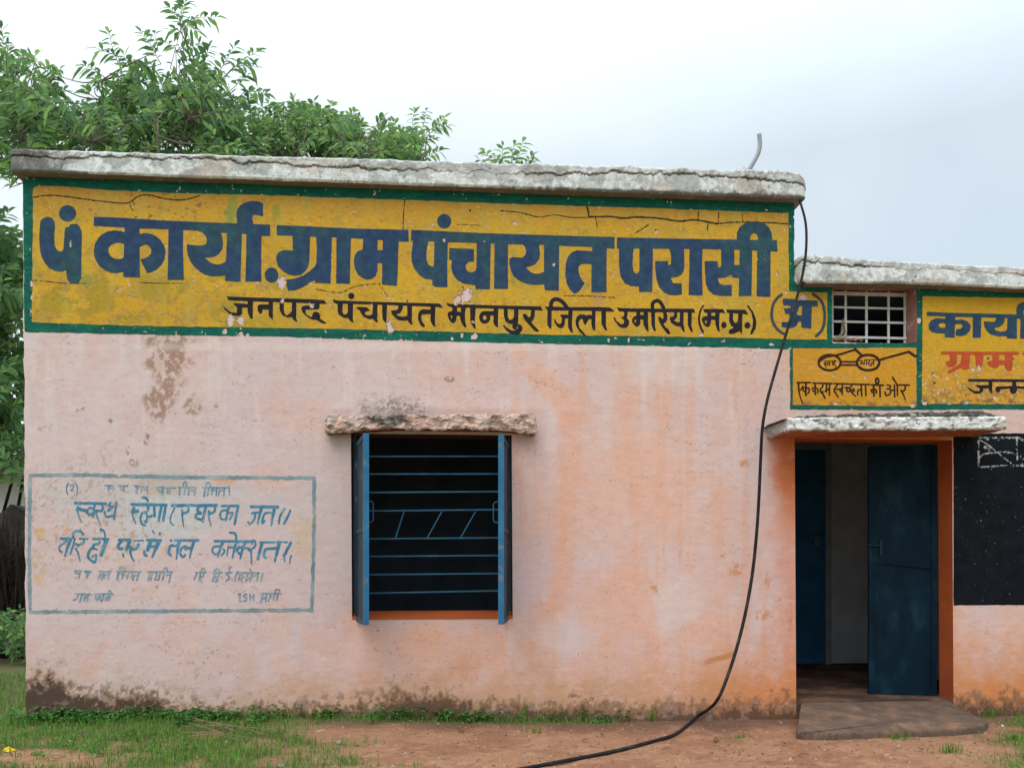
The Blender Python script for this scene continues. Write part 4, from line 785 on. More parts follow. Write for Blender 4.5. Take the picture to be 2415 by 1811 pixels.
coping('coping', path_stations([(x0, 1.6), (x0, -.1), (x1, -.1), (x1, 1.6)], .05, .0085), z0b, z0t, .13, 200, lambda s, h: np.clip(.12 + .75 * sm(2.5, 1.7, s) + .45 * sm(4.4, 6.2, s) * (1 - h) ** .8 + .30 * sm(.2, 0, h), 0, 1))
xa = XC + .012
lt = lambda X: np.interp(X, [xa, wx(2025, 612, -.12), wx(2210, 621, -.12), wx(2415, 631, -.12), 7.3], [wz(1880, 597, -.12), wz(2025, 611, -.12), wz(2210, 621, -.12), wz(2415, 631, -.12), 3.38])
lb = lambda X: np.interp(X, [xa, xa + .05, wx(2120, 668, -.12), wx(2415, 680, -.12), 7.3], [wz(1900, 660, -.12), wz(1900, 667, -.12), wz(2120, 668, -.12), wz(2415, 680, -.12), 3.24])
coping('coping', path_stations([(xa, .2), (xa, -.12), (7.3, -.12)], .05, .0085), lb, lt, .14, 300, lambda s, h: np.clip(.15 + .35 * sm(.8, 1, h) + .4 * sm(.3, 0, s), 0, 1))

# ------------------------------------------------------------------ hood over the window, canopy over the door
def slab(name, X0, X1, yf, zb, zt, seed, colf, m, rough=.02, parent=bld, rows=16):
    st = path_stations([(X0, .004), (X0, yf), (X1, yf), (X1, .004)], .02, .008); st = np.array(st); s = st[:, 4]; n = len(s)
    prof = [('in', 0), ('lip', 0)] + [('f', h) for h in np.linspace(0, 1, rows)] + [('t', .0)]
    V = []; C = []
    for kind, h in prof:
        zbv = zb(st[:, 0]) + (fbm(s * 11, s * 0, seed, 5, .6) - .5) * rough * 1.7; ztv = zt(st[:, 0]) + (fbm(s * 9, s * 0, seed + 1, 5, .6) - .5) * rough
        if kind == 'f':
            off = (fbm(s * 12, np.full(n, h * 2.2), seed + 2, 5, .62) - .5) * rough * 2.2 - .012 * max(0, 1 - min(h, 1 - h) * (rows - 1) / 1.5)
            x = st[:, 0] + st[:, 2] * off; y = st[:, 1] + st[:, 3] * off; z = zbv + (ztv - zbv) * h
        else:
            x = st[:, 0]; y = np.full(n, .004); z = (zb(st[:, 0]) + .006) if kind == 'in' else ztv + .012
            if kind == 'lip': x = st[:, 0] - st[:, 2] * .025; y = st[:, 1] - st[:, 3] * .025; z = zb(st[:, 0]) + .003
        y = np.minimum(y, .004)
        V.append(np.stack([x, y, z], 1)); C.append(colf(s, h if kind == 'f' else (-1 if kind in ('in', 'lip') else 2), n))
    P = np.concatenate(V); fs = []
    for k in range(len(prof) - 1):
        for i in range(n - 1): fs.append((k * n + i, k * n + i + 1, (k + 1) * n + i + 1, (k + 1) * n + i))
    P[:, 0] -= LEAN * (P[:, 2] - HC)
    return mesh(name, P.tolist(), fs, m, parent, np.concatenate(C))
def hoodcol(s, h, n):
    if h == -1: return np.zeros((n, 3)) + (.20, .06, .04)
    hh = np.full(n, float(h)); c = np.zeros((n, 3)) + (.62, .42, .345)
    c = mixc(c, (.40, .26, .20), sm(.5, .62, fbm(s * 16, hh * 3, 402, 5, .6)) * .7)
    c = mixc(c, (.22, .15, .11), sm(.56, .64, fbm(s * 26, hh * 4, 404, 5, .65)) * .8)
    al = np.exp(-((s - .58) / .22) ** 2) + .55 * sm(.25, .1, s) + .25
    c = mixc(c, (.075, .065, .055), sm(.58, .70, fbm(s * 11, hh * 2.2, 406, 5, .6) * .6 + al * .38 * (.45 + .55 * h)) * .9)
    return c
hx0 = wx(768, 1000, -.12); hx1 = wx(1264, 1000, -.12)
hd_zb = lambda X: np.interp(X, [hx0, hx0 + .12, hx0 + .5, hx1 - .3, hx1 - .1, hx1], [wz(800, 1022, -.12), wz(800, 1020, -.12), wz(960, 1012, -.12), wz(1150, 1014, -.12), wz(1240, 1020, -.12), wz(1255, 1024, -.12)])
hd_zt = lambda X: np.interp(X, [hx0, hx1], [wz(800, 980, -.12), wz(1250, 975, -.12)])
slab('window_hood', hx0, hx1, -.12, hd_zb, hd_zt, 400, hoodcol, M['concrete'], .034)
def canopycol(s, h, n):
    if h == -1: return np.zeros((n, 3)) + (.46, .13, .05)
    if h == 2: return np.zeros((n, 3)) + (.20, .18, .16)
    hh = np.full(n, float(h)); c = np.zeros((n, 3)) + (.70, .70, .68)
    c = mixc(c, (.46, .42, .38), sm(.53, .62, fbm(s * 9, hh * 2, 412, 5, .6)) * .7)
    c = mixc(c, (.60, .44, .36), sm(.60, .68, fbm(s * 6, hh * 2, 413, 4)) * .6)
    c = mixc(c, (.12, .11, .10), sm(.60, .68, fbm(s * 22, hh * 4, 414, 5, .65) + .10 * sm(.65, 1, h) + .10 * sm(.3, 0, h)) * .85)
    c = mixc(c, (.30, .26, .22), sm(.4, .25, s) * .6)
    return c
cx0 = wx(1808, 1000, 0); cx1 = wx(2376, 1000, -.4)
cn_zb = lambda X: np.interp(X, [cx0, cx1], [wz(1835, 1016, -.4), wz(2370, 1012, -.4)])
cn_zt = lambda X: np.interp(X, [cx0, cx1], [wz(1835, 984, -.4), wz(2370, 981, -.4)])
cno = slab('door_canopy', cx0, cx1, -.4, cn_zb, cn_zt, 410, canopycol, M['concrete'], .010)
# heap of black moss and leaf litter lying along the top of the canopy
mv = []; mf = []; mc = []; nx_, ny_ = 170, 26
ma = wx(1820, 980, -.2); mb_ = wx(2335, 980, -.2)
for j in range(ny_):
    for i in range(nx_):
        x = ma + (mb_ - ma) * i / (nx_ - 1); y = -.385 + .385 * j / (ny_ - 1); u = i / (nx_ - 1)
        hgt = (.012 + .05 * math.sin(math.pi * min(1, max(0, j / (ny_ - 1))) ** .8)) * min(1, u * 9) * min(1, (1 - u) * 14) * (.55 + .75 * u)
        mv.append((x, y, float(cn_zt(np.array(x))) - .012 + hgt)); mc.append((x, y))
mv = np.array(mv); nz = fbm(mv[:, 0] * 22, mv[:, 1] * 22, 420, 5, .62); mv[:, 2] += (nz - .5) * .05 * sm(0, .1, mv[:, 0] - ma) * sm(0, .06, mb_ - mv[:, 0])
cc = np.zeros((len(mv), 3)) + (.055, .05, .045); n2 = fbm(mv[:, 0] * 40, mv[:, 1] * 40, 430, 4, .6)
cc = mixc(cc, (.17, .13, .09), sm(.55, .65, n2) * .8); cc = mixc(cc, (.40, .40, .36), sm(.66, .72, n2) * .8)
for j in range(ny_ - 1):
    for i in range(nx_ - 1): mf.append((j * nx_ + i, j * nx_ + i + 1, (j + 1) * nx_ + i + 1, (j + 1) * nx_ + i))
mesh('moss_litter', mv.tolist(), mf, M['moss'], cno, cc)

# ------------------------------------------------------------------ painted panels and lettering
def signcol(u, v):
    c = np.zeros((len(u), 3)) + (.545, .300, .030)
    c = mixc(c, (.60, .345, .030), sm(.42, .62, fbm(u / 120, v / 60, 501, 4)) * .7)
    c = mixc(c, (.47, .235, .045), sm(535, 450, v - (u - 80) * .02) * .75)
    c = mixc(c, (.43, .27, .055), sm(.50, .64, fbm(u / 40, v / 30, 503, 5, .6)) * (.40 + .5 * sm(560, 700, v) * sm(1100, 300, u)))
    c = mixc(c, (.34, .22, .07), sm(.58, .68, fbm(u / 16, v / 13, 505, 5, .65)) * (.32 + .5 * sm(600, 720, v) * sm(900, 200, u)))
    c = mixc(c, (.36, .25, .03), sm(.50, .62, fbm(u / 60, v / 45, 513, 4)) * sm(820, 500, u) * sm(600, 680, v) * .8)
    c = mixc(c, (.17, .10, .045), sm(.63, .71, fbm(u / 9, v / 8, 507, 5, .65)) * (.35 + .6 * ellm(u, v, 370, 490, 130, 40, .6, 1, 3)))
    c = mixc(c, (.42, .33, .07), sm(.55, .66, fbm(u / 26, v / 80, 508, 4)) * .35)
    for (x0, y0, a, b) in [(651, 500, 10, 22), (665, 470, 4, 4), (550, 500, 12, 34), (203, 660, 14, 14), (190, 640, 6, 20), (540, 505, 9, 30), (183, 520, 8, 8), (1380, 675, 10, 8), (1210, 640, 6, 40)]:
        c = mixc(c, (.20, .25, .055), ellm(u, v, x0, y0, a, b, .3, .9, int(x0)) * .6)
    for (x0, y0, a, b) in [(1410, 708, 16, 16), (1573, 707, 6, 14), (1540, 640, 5, 30)]:
        c = mixc(c, (.46, .24, .09), ellm(u, v, x0, y0, a, b, .3, .6, int(x0)) * .7)
    c = mixc(c, (.66, .45, .28), sm(.72, .76, fbm(u / 4, v / 4, 511, 3, .6)) * sm(.5, .6, fbm(u / 60, v / 40, 512)) * .8)
    return c
def orangecol(u, v):
    c = np.zeros((len(u), 3)) + (.57, .262, .020)
    c = mixc(c, (.57, .27, .04), sm(.45, .6, fbm(u / 30, v / 20, 521, 4)) * .6)
    c = mixc(c, (.64, .36, .16), sm(.70, .75, fbm(u / 6, v / 6, 523, 3, .6)) * .6)
    c = mixc(c, (.16, .11, .06), sm(.5, .62, fbm(u / 8, v / 6, 525, 4, .6)) * sm(938, 956, v) * .8)
    return c
def rightcol(u, v):
    c = np.zeros((len(u), 3)) + (.57, .315, .026)
    low = sm(800, 930, v)
    c = mixc(c, (.58, .27, .035), low * .8); c = mixc(c, (.40, .22, .05), sm(.5, .62, fbm(u / 18, v / 14, 531, 5, .6)) * (.2 + .6 * low))
    c = mixc(c, (.13, .09, .05), sm(.52, .62, fbm(u / 8, v / 7, 533, 5, .65)) * sm(905, 955, v) * .85)
    c = mixc(c, (.70, .62, .45), sm(.68, .73, fbm(u / 4, v / 4, 535, 3, .6)) * low * .8)
    return c
MAIN = [(78, 446), (84, 440), (130, 439), (245, 448), (328, 453), (447, 457), (600, 460), (780, 466), (958, 472), (1260, 483), (1560, 492), (1859, 503), (1861, 688), (1951, 690), (1950, 801), (1867, 800), (1700, 796), (1440, 792), (1260, 789), (1000, 781), (800, 776), (600, 773), (300, 768), (75, 760)]
ORN = [(1870, 822), (2010, 821), (2161, 820), (2162, 958), (2020, 957), (1870, 955)]
RGT = [(2176, 699), (2300, 701), (2420, 703), (2700, 712), (2700, 956), (2415, 953), (2300, 953), (2174, 952)]
PARAP = [(54, 384), (1000, 430), (1873, 470), (1873, 664), (1962, 664), (1963, 810), (2163, 808), (2162, 668), (2700, 690), (2700, 966), (2290, 965), (2160, 967), (1864, 966), (1862, 824), (1700, 819), (1260, 810), (900, 802), (660, 794), (350, 789), (57, 783)]
g = Field((50, 376, 2705, 972), 2.4); g.poly(PARAP); g.wobble(1.6, 14); chip(g, 4)
g.erode(.735, 60, 9, 553)
g.build('border_stripe', M['green'], -.0016, bld)
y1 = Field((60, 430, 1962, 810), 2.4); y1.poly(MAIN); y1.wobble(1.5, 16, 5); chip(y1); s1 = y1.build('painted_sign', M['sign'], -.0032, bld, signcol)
y2 = Field((1860, 812, 2172, 966), 2.4); y2.poly(ORN); y2.wobble(1.2, 14, 6); chip(y2); s2 = y2.build('painted_sign', M['sign'], -.0032, bld, orangecol)
y3 = Field((2166, 690, 2705, 966), 2.4); y3.poly(RGT); y3.wobble(1.4, 14, 7); chip(y3); s3 = y3.build('painted_sign', M['sign'], -.0032, bld, rightcol)
s1['label'] = 'long yellow painted sign with big dark blue lettering'; s2['label'] = 'orange painted panel with a pair of spectacles above the door'; s3['label'] = 'yellow painted sign right of the barred vent'
def lettering(par, box, step, src, m, y=-.0048, wob=.5, chips=True, er=None, name='lettering'):
    f = Field(box, step); glyphs(f, src)
    if wob: f.wobble(wob, 5)
    if chips: chip(f)
    if er: f.erode(*er)
    return f.build(name, m, y, par)
lettering(s1, (85, 465, 1942, 790), 1.3, HEAD, M['blue'])
lettering(s1, (518, 690, 1800, 800), 1.1, LINE2, M['black'])
lettering(s1, (1810, 690, 1956, 800), 1.1, PAREN, M['grey_blue'], y=-.0054)
lettering(s2, (1872, 815, 2170, 956), 1.0, SPEC, M['brown'])
lettering(s3, (2180, 705, 2500, 805), 1.2, RB, M['blue'])
lettering(s3, (2180, 820, 2480, 890), 1.2, RR, M['red'])
lettering(s3, (2270, 885, 2480, 940), 1.2, RK, M['black'])
# cracks across the yellow band
CR = [(3, [(78, 466), (110, 461), (150, 463), (200, 470), (250, 476), (300, 479), (325, 464), (350, 460), (385, 468), (430, 472), (470, 462)]), (2, [(305, 479), (312, 495)]), (2, [(78, 661), (110, 664), (150, 668), (200, 668)]), (1.6, [(330, 666), (370, 668), (430, 668)]),
      (2, [(955, 470), (952, 500), (950, 540)]), (1.6, [(1075, 530), (1105, 530), (1135, 532)]), (2.2, [(1180, 497), (1230, 502), (1270, 512), (1310, 507), (1345, 513), (1395, 513)]), (4.2, [(1384, 488), (1388, 500), (1393, 511), (1440, 511), (1470, 515), (1505, 512), (1560, 516), (1602, 522), (1640, 519), (1690, 528)]), (3, [(1690, 528), (1740, 524), (1800, 525), (1858, 528)]),
      (2.2, [(1405, 514), (1409, 538)]), (2.4, [(1498, 550), (1515, 540), (1530, 530)]), (2.6, [(1647, 500), (1647, 518)]), (1.8, [(1695, 502), (1694, 526)]), (2, [(1670, 528), (1668, 545)]), (1.5, [(1750, 503), (1752, 522)]), (1.6, [(1330, 698), (1380, 698), (1450, 702)]), (1.6, [(745, 682), (800, 690), (840, 675), (900, 668)]), (1.6, [(895, 672), (915, 700)])]
for wdt, P in CR:
    q = np.array(P); cf = Field((q[:, 0].min() - 8, q[:, 1].min() - 8, q[:, 0].max() + 8, q[:, 1].max() + 8), 1.1); cf.stroke(P, wdt)
    cf.d = cf.d + (fbm(cf.U / 4, cf.V / 4, 561, 4, .65) - .5) * 3.0
    if (cf.d < 0).sum() > 8: cf.build('crack', M['crack'], -.0041, s1)
# faded slogan on the pink wall
ff = Field((60, 1112, 756, 1450), 1.6)
for P in ([(71, 1121), (200, 1120), (420, 1125), (739, 1127)], [(741, 1127), (740, 1280), (735, 1440)], [(71, 1443), (300, 1441), (735, 1438)], [(71, 1121), (69, 1280), (71, 1443)]): ff.stroke(P, 8.5)
ff.wobble(2.2, 8); ff.erode(.76, 30, 10, 571)
sl_ = ff.build('wall_slogan', M['slogan_frame'], -.0012, bld)
GW = 1.15
lettering(sl_, (120, 1130, 710, 1345), 1.1, SLOGAN, M['slogan'], -.0016, .6, False, (.72, 16, 7, 573))
GMIN = 3.0
lettering(sl_, (140, 1130, 680, 1425), 1.1, SMALL, M['slogan_faint'], -.0021, .2, False, (.84, 12, 7, 575))
GW = 1.0; GMIN = 0.0
# blackboard painted on the wall of the low wing
bf = Field((2240, 1010, 2900, 1440), 2.4); bf.poly([(2249, 1024), (2415, 1021), (2880, 1015), (2880, 1424), (2415, 1426), (2249, 1427)]); bf.wobble(1.0, 14, 8)
bo = bf.build('blackboard', M['board'], -.0016, bld)
lettering(bo, (2290, 1020, 2430, 1110), 1.1, CHALK, M['chalk'], -.0028, 1.2, False, (.58, 14, 5, 577), 'white_marks')

# ------------------------------------------------------------------ window: opening, grille, two shutters swung outwards
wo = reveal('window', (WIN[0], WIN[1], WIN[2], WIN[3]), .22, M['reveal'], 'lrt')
sb = MB(); a, b, c, d = WIN
lq(sb, [(a, -.004, c), (b, -.004, c), (b, .22, c + .03), (a, .22, c + .03)]); lq(sb, [(a, -.004, c - .02), (b, -.004, c - .02), (b, -.004, c), (a, -.004, c)]); sb.build('sill', M['orange'], wo)
gy = .06; gr = MB()
gx0 = lean(a, 1.4) + .012; gx1 = lean(b, 1.4) - .012
for (ul, ur) in [(1076.5, 1075.5), (1118, 1117), (1161.5, 1158.5), (1205, 1201), (1270.5, 1267.5), (1312, 1309), (1355, 1351.5), (1399, 1392)]:
    zl = wz(866, ul, gy); zr = wz(1180, ur, gy)
    gr.obox((gx0, gy, zl - .0055), (gx1 - gx0, 0, zr - zl), (0, .008, 0), (0, 0, .011))
for (xa_, ya_, xb_, yb_) in [(645, 762, 588, 936), (892, 762, 795, 936), (1112, 762, 1012, 936)]:
    p = WP(720 + xa_ / 2.765, 930 + ya_ / 2.765, gy + .009); q = WP(720 + xb_ / 2.765, 930 + yb_ / 2.765, gy + .009); gr.tube([p, q], .006, 6)
for x in (gx0, gx1 - .012): gr.box((x, gy + .0085, c + .03), (x + .012, gy + .02, d - .003))
gr.build('grille', M['bar'], wo)
def shutter(hxp, tip, ztop, zbot, flip):
    h = Vector((hxp, .03, 0)); t = Vector((tip.x, tip.y, 0)); e = (t - h); L = e.length; e.normalize(); n = Vector((e.y, -e.x, 0)) * flip
    mb = MB(); th = .038; Hs = ztop - zbot; o = h + Vector((0, 0, zbot))
    mb.obox(o + n * .006 + e * .02, e * (L - .04), n * .004, ez * Hs, (.012, .028, .045))
    for (s0, s1, t0, t1) in [(0, .035, 0, Hs), (L - .035, L, 0, Hs), (.035, L - .035, 0, .035), (.035, L - .035, Hs - .035, Hs), (.035, L - .035, Hs * .5 - .015, Hs * .5 + .015)]:
        mb.obox(o + e * s0 + ez * t0 - n * .0, e * (s1 - s0), n * th, ez * (t1 - t0), (.028, .135, .255) if s1 > .3 and s1 - s0 < .1 else (.016, .05, .085))
    for hz in (.12, Hs * .5, Hs - .14): mb.tube([o + n * .012 + ez * hz - e * .004, o + n * .012 + ez * (hz + .07) - e * .004], .011, 8, (.02, .06, .10))
    so_ = mb.build('shutter', M['shutter'], wo, cols=True)
    hb = MB()
    q = o + e * (L - .14) + n * (th); z0 = 1.42 - zbot
    pts = [q + ez * z0, q + n * .035 + ez * (z0 + .004), q + n * .045 + ez * (z0 + .02), q + n * .045 + ez * (z0 + .13), q + n * .035 + ez * (z0 + .146), q + ez * (z0 + .15)]
    hb.tube(pts, .0045, 6); hb.build('handle', M['bar'], wo)
zT = wz(857, 1021, -.5); zB = WIN[2] - .028
shutter(lean(a, 1.4) + .025, WP(857, 1250, -.49), zT, zB, -1)
shutter(lean(b, 1.4) - .022, WP(1188, 1250, -.49), zT, zB, 1)

# ------------------------------------------------------------------ barred vent over the door
vo = reveal('vent_window', VENT, .17, M['ventreveal'], 'lrtb')
vg = MB(); vy = .15; a, b, c, d = VENT; la_, lb_ = lean(a, 3.1) + .004, lean(b, 3.1) - .004
for px in (567, 635, 741, 853, 936): 
    p = WP(1700 + px / 2.155, 740, vy); vg.box((p.x - .009, vy, c + .004), (p.x + .009, vy + .008, d - .003))
for py, hh in ((894, .022), (964, .012), (1036, .013), (1114, .014)):
    p = WP(2060, 280 + py / 2.155, vy); vg.box((la_, vy - .009, p.z - hh / 1.6), (lb_, vy - .0006, p.z + hh / 1.6))
vg.build('grille', M['whitebar'], vo)
nest = MB(); rs = random.Random(5)
bp = WP(1700 + 630 / 2.155, 280 + 1135 / 2.155, .09)
for k in range(26):
    x = bp.x + rs.uniform(-.09, .08); z = bp.z + .004
    nest.tube([(x + rs.uniform(-.07, .07), .09 + rs.uniform(-.05, .04), z + abs(rs.gauss(.008, .008))), (x, .09, z + .012 + rs.random() * .012), (x + rs.uniform(-.08, .08), .09 + rs.uniform(-.05, .04), z + .004 + rs.random() * .016)], .003, 4)
for k in range(9):
    x = bp.x + rs.uniform(-.03, .03)
    nest.tube([(x - .05 + rs.uniform(-.05, .05), .10, bp.z + .01), (x + .0, .12, bp.z + .08), (bp.x + .012 + rs.uniform(-.012, .012), .138, bp.z + .17 + rs.uniform(-.03, .03))], .0028, 4)
no = nest.build('straw_nest', M['straw'])
tag(no, 'untidy tuft of dry straw caught in the white vent bars above the door', 'bird nest'); settle(no, (bp.x, .09, bp.z))

# ------------------------------------------------------------------ ground
def gz(x, y):
    h = (fbm(x * 1.1, y * 1.1, 601, 3) - .5) * .035 + (fbm(x * 6, y * 6, 602, 4) - .5) * .018
    h = h * sm(0.0, -.25, y - .02) if np.ndim(y) == 0 else h * np.where(y > -.02, .5, 1)
    return h + .012 - .066 * sm(-1.6, 1.6, np.asarray(x, float))
def grassmask(x, y):
    t = x * SA + (y + D) * CA; u = CU + F * (x * CA - (y + D) * SA) / t; v = HV + F * HC / t
    pat = fbm(x * 2.2, y * 2.2, 611, 4)
    m = sm(1000, 700, u + (pat - .5) * 900) * (.45 + .55 * sm(.36, .5, fbm(x * 5, y * 5, 613, 4)))
    m = np.maximum(m, sm(-.28, -.05, y + (pat - .5) * .25) * sm(1520, 1400, u) * .8)
    m = np.maximum(m, sm(2290, 2400, u + (pat - .5) * 160) * .6 * sm(.40, .5, fbm(x * 6, y * 6, 615, 3)))
    m = np.maximum(m, (u < 60) * .8)
    return np.clip(m * (1 - .85 * sm(1.12, .9, np.hypot((u - 120) / 130, (v - 1795) / 24))) , 0, 1)
gx = np.arange(-7.5, 7.6, .028); gyv = np.arange(-4.6, 4.2, .028); GX, GY = np.meshgrid(gx, gyv)
GZ = gz(GX, GY) * sm(7.5, 6.5, np.abs(GX)) * sm(-4.6, -4.0, GY)
gm = grassmask(GX, GY)
gc = np.zeros(GX.shape + (3,)) + (.30, .15, .083)
gc = mixc(gc, (.225, .10, .055), sm(.45, .62, fbm(GX * 3, GY * 3, 621, 5, .6)) * .7)
gc = mixc(gc, (.40, .215, .125), sm(.55, .7, fbm(GX * 14, GY * 14, 623, 4, .6)) * .5)
gc = mixc(gc, (.115, .062, .043), sm(-.55, -.08, GY + (fbm(GX * 3, GY * 3, 625, 4) - .5) * .6) * .78)
gc = mixc(gc, (.075, .105, .03), gm * .8)
gc = mixc(gc, (.10, .055, .04), sm(.70, .76, fbm(GX * 30, GY * 30, 627, 3, .6)) * .6)
n = len(gx); J, I = np.meshgrid(np.arange(len(gyv) - 1), np.arange(n - 1), indexing='ij'); J = J.ravel(); I = I.ravel()
gf = np.stack([J * n + I, J * n + I + 1, (J + 1) * n + I + 1, (J + 1) * n + I], 1).tolist()
go = mesh('ground', np.stack([GX, GY, GZ], -1).reshape(-1, 3).tolist(), gf, M['soil'], None, gc.reshape(-1, 3), True); tag(go, kind='structure')
og = MB(); og.quad((-900, -900, -.14), (900, -900, -.14), (900, 900, -.14), (-900, 900, -.14)); o = og.build('terrain', M['earth']); tag(o, kind='structure')

th = MB(); lq(th, [(DOOR[0], -.001, -.1), (DOOR[1], -.001, -.1), (DOOR[1], -.001, FLOOR - .002), (DOOR[0], -.001, FLOOR - .002)]); lq(th, [(DOOR[0], -.001, FLOOR - .002), (DOOR[1], -.001, FLOOR - .002), (DOOR[1], .2, FLOOR - .002), (DOOR[0], .2, FLOOR - .002)])
th.build('threshold', M['floor'], bld)
# crumbs of earth and grit scattered over the yard
cl = MB(); rc = random.Random(91)
for k in range(2600):
    u = rc.uniform(-20, 2440); v = 1690 + 130 * rc.random(); p = GP(u, v, -.02)
    if p.y > -.03: continue
    z = float(gz(np.array(p.x), np.array(p.y))); r = min(.016, .0028 + abs(rc.gauss(0, .0032))); a0 = rc.uniform(0, 6.28); vs5 = []
    for kk in range(5): vs5.append((p.x + r * rc.uniform(.7, 1.3) * math.cos(a0 + kk * 1.257), p.y + r * rc.uniform(.7, 1.3) * math.sin(a0 + kk * 1.257), z - .002))
    for kk in range(5): vs5.append((p.x + .6 * r * math.cos(a0 + kk * 1.257), p.y + .6 * r * math.sin(a0 + kk * 1.257), z + r * rc.uniform(.5, .9)))
    c = rc.choice([(.28, .14, .085), (.20, .10, .065), (.36, .22, .15), (.12, .07, .05), (.42, .30, .22)])
    cl.add(vs5, [(kk, (kk + 1) % 5, 5 + (kk + 1) % 5, 5 + kk) for kk in range(5)] + [(5, 6, 7, 8, 9)], c)
o = cl.build('soil_crumbs', M['soil'], None, cols=True); tag(o, kind='stuff')

# step slab at the door
def zp(u, v, z): return GP(u, v, z)
SP = [(1879, 1652), (2228, 1650), (2262, 1668), (2330, 1702), (2312, 1714), (2250, 1719), (2150, 1723), (2040, 1727), (1960, 1730), (1895, 1730), (1880, 1724)]
top = [GP(u, v, z) for (u, v), z in zip(SP, [.07, .07, .055, .004, -.006, -.010, -.012, -.012, -.012, -.012, -.002])]; top[0].z = top[1].z = FLOOR - .006; top[0].y = top[1].y = -.003
ctr = sum(top, Vector()) / len(top); sv = []; sf = []
K = len(top)
dense = []
for i in range(K):
    a_, b_ = top[i], top[(i + 1) % K]
    for k in range(10): dense.append(a_.lerp(b_, k / 10))
K = len(dense); rr = random.Random(3)
for p in dense:
    if p.y < -.12: p.y += rr.uniform(-.008, .008); p.z += rr.uniform(-.004, .003)
rings = [[p + (p - ctr).normalized() * .012 + Vector((0, 0, -.09)) for p in dense], [p + (p - ctr).normalized() * .006 + Vector((0, 0, -.012)) for p in dense]] + [[ctr.lerp(p, s) + Vector((0, 0, .003 * (1 - s))) for p in dense] for s in (1, .97, .75, .5, .25)]
for rg_ in rings: sv += [tuple(p) for p in rg_]
sv.append(tuple(ctr + Vector((0, 0, .003))))
for k in range(len(rings) - 1):
    for i in range(K): sf.append((k * K + i, k * K + (i + 1) % K, (k + 1) * K + (i + 1) % K, (k + 1) * K + i))
for i in range(K): sf.append(((len(rings) - 1) * K + i, (len(rings) - 1) * K + (i + 1) % K, len(rings) * K))
so2 = mesh('step_slab', sv, sf, M['step']); tag(so2, 'low worn cement step slab in front of the open blue door', 'doorstep'); settle(so2, (ctr.x, ctr.y, 0))

# ------------------------------------------------------------------ grass, weeds, litter
def blade(mb, x, y, z, h, wd, az, bend, col):
    dx, dy = math.cos(az), math.sin(az); sx, sy = -dy * wd / 2, dx * wd / 2
    m1 = (x + dx * bend * .35, y + dy * bend * .35, z + h * .6); t1 = (x + dx * bend, y + dy * bend, z + h)
    mb.add([(x - sx, y - sy, z - .004), (x + sx, y + sy, z - .004), (m1[0] + sx * .8, m1[1] + sy * .8, m1[2]), (m1[0] - sx * .8, m1[1] - sy * .8, m1[2]), t1], [(0, 1, 2, 3), (3, 2, 4)], col)
GREENS = [(.10, .235, .035), (.135, .29, .045), (.07, .18, .03), (.17, .31, .055), (.21, .25, .07)]
gb = MB(); rg = random.Random(21); cand = 95000
cxs = RNG.uniform(-4.3, 5.2, cand); cys = RNG.uniform(-2.3, .0, cand); keep = RNG.random(cand) < grassmask(cxs, cys) ** 1.3 * 1.0
czs = gz(cxs, cys)
for x, y, z in zip(cxs[keep], cys[keep], czs[keep]):
    c = rg.choice(GREENS); f = rg.uniform(.75, 1.25); blade(gb, x, y, z, rg.uniform(.018, .060), rg.uniform(.0025, .005), rg.uniform(0, 6.28), rg.uniform(.004, .035), (c[0] * f, c[1] * f, c[2] * f))
cxs = RNG.uniform(-7, -3.05, 9000); cys = RNG.uniform(0, 2.6, 9000); czs = gz(cxs, cys)
for x, y, z in zip(cxs, cys, czs):
    if rg.random() < .75: c = rg.choice(GREENS); blade(gb, x, y, z, rg.uniform(.03, .08), .006, rg.uniform(0, 6.28), rg.uniform(.01, .04), c)
o = gb.build('grass', M['grass'], None, cols=True); tag(o, kind='stuff')
def leaf_pts(b, d, up, L, wd, droop):
    d = d.normalized(); s = d.cross(up); s = s.normalized() if s.length > 1e-4 else Vector((1, 0, 0)); nrm = s.cross(d).normalized()
    q = lambda t, w_, f: b + d * (L * t) + s * w_ + nrm * (f * wd) - Vector((0, 0, droop * L * t * t))
    return [q(0, 0, 0), q(.33, -wd * .45, .12), q(.33, 0, 0), q(.33, wd * .45, .12), q(.70, -wd * .36, .10), q(.70, 0, 0), q(.70, wd * .36, .10), q(1, 0, -.02)]
LF = [(0, 1, 2), (0, 2, 3), (1, 4, 5, 2), (2, 5, 6, 3), (4, 7, 5), (5, 7, 6)]
wb = MB(); rw = random.Random(33)
def weed(mb, x, y, z, h, n, ls, cols, spread):
    for k in range(n):
        az = rw.uniform(0, 6.28); hh = h * rw.uniform(.25, 1); r = spread * rw.random() ** .6
        b = Vector((x + math.cos(az) * r * .5, y + math.sin(az) * r * .5, z + hh)); d = Vector((math.cos(az), math.sin(az), rw.uniform(-.1, .6)))
        c = rw.choice(cols); f = rw.uniform(.7, 1.25)
        mb.add(leaf_pts(b, d, Vector((0, 0, 1)), ls * rw.uniform(.6, 1.2), ls * rw.uniform(.5, .75), rw.uniform(.1, .5)), LF, tuple(v * f for v in c))
WG = [(.05, .19, .035), (.08, .24, .045), (.045, .14, .03), (.12, .27, .05)]
for k in range(150):
    u = rw.uniform(30, 620) if rw.random() < .75 else rw.uniform(620, 1480); p = GP(u, 1700, 0); y = -abs(rw.gauss(.05, .09)) - .015
    if u > 620: y = -abs(rw.gauss(.03, .04)) - .015
    x = p.x * (y + D) / (p.y + D); weed(wb, x, y, float(gz(np.array(x), np.array(y))), rw.uniform(.04, .11), rw.randint(12, 24), rw.uniform(.028, .045), WG, .09)
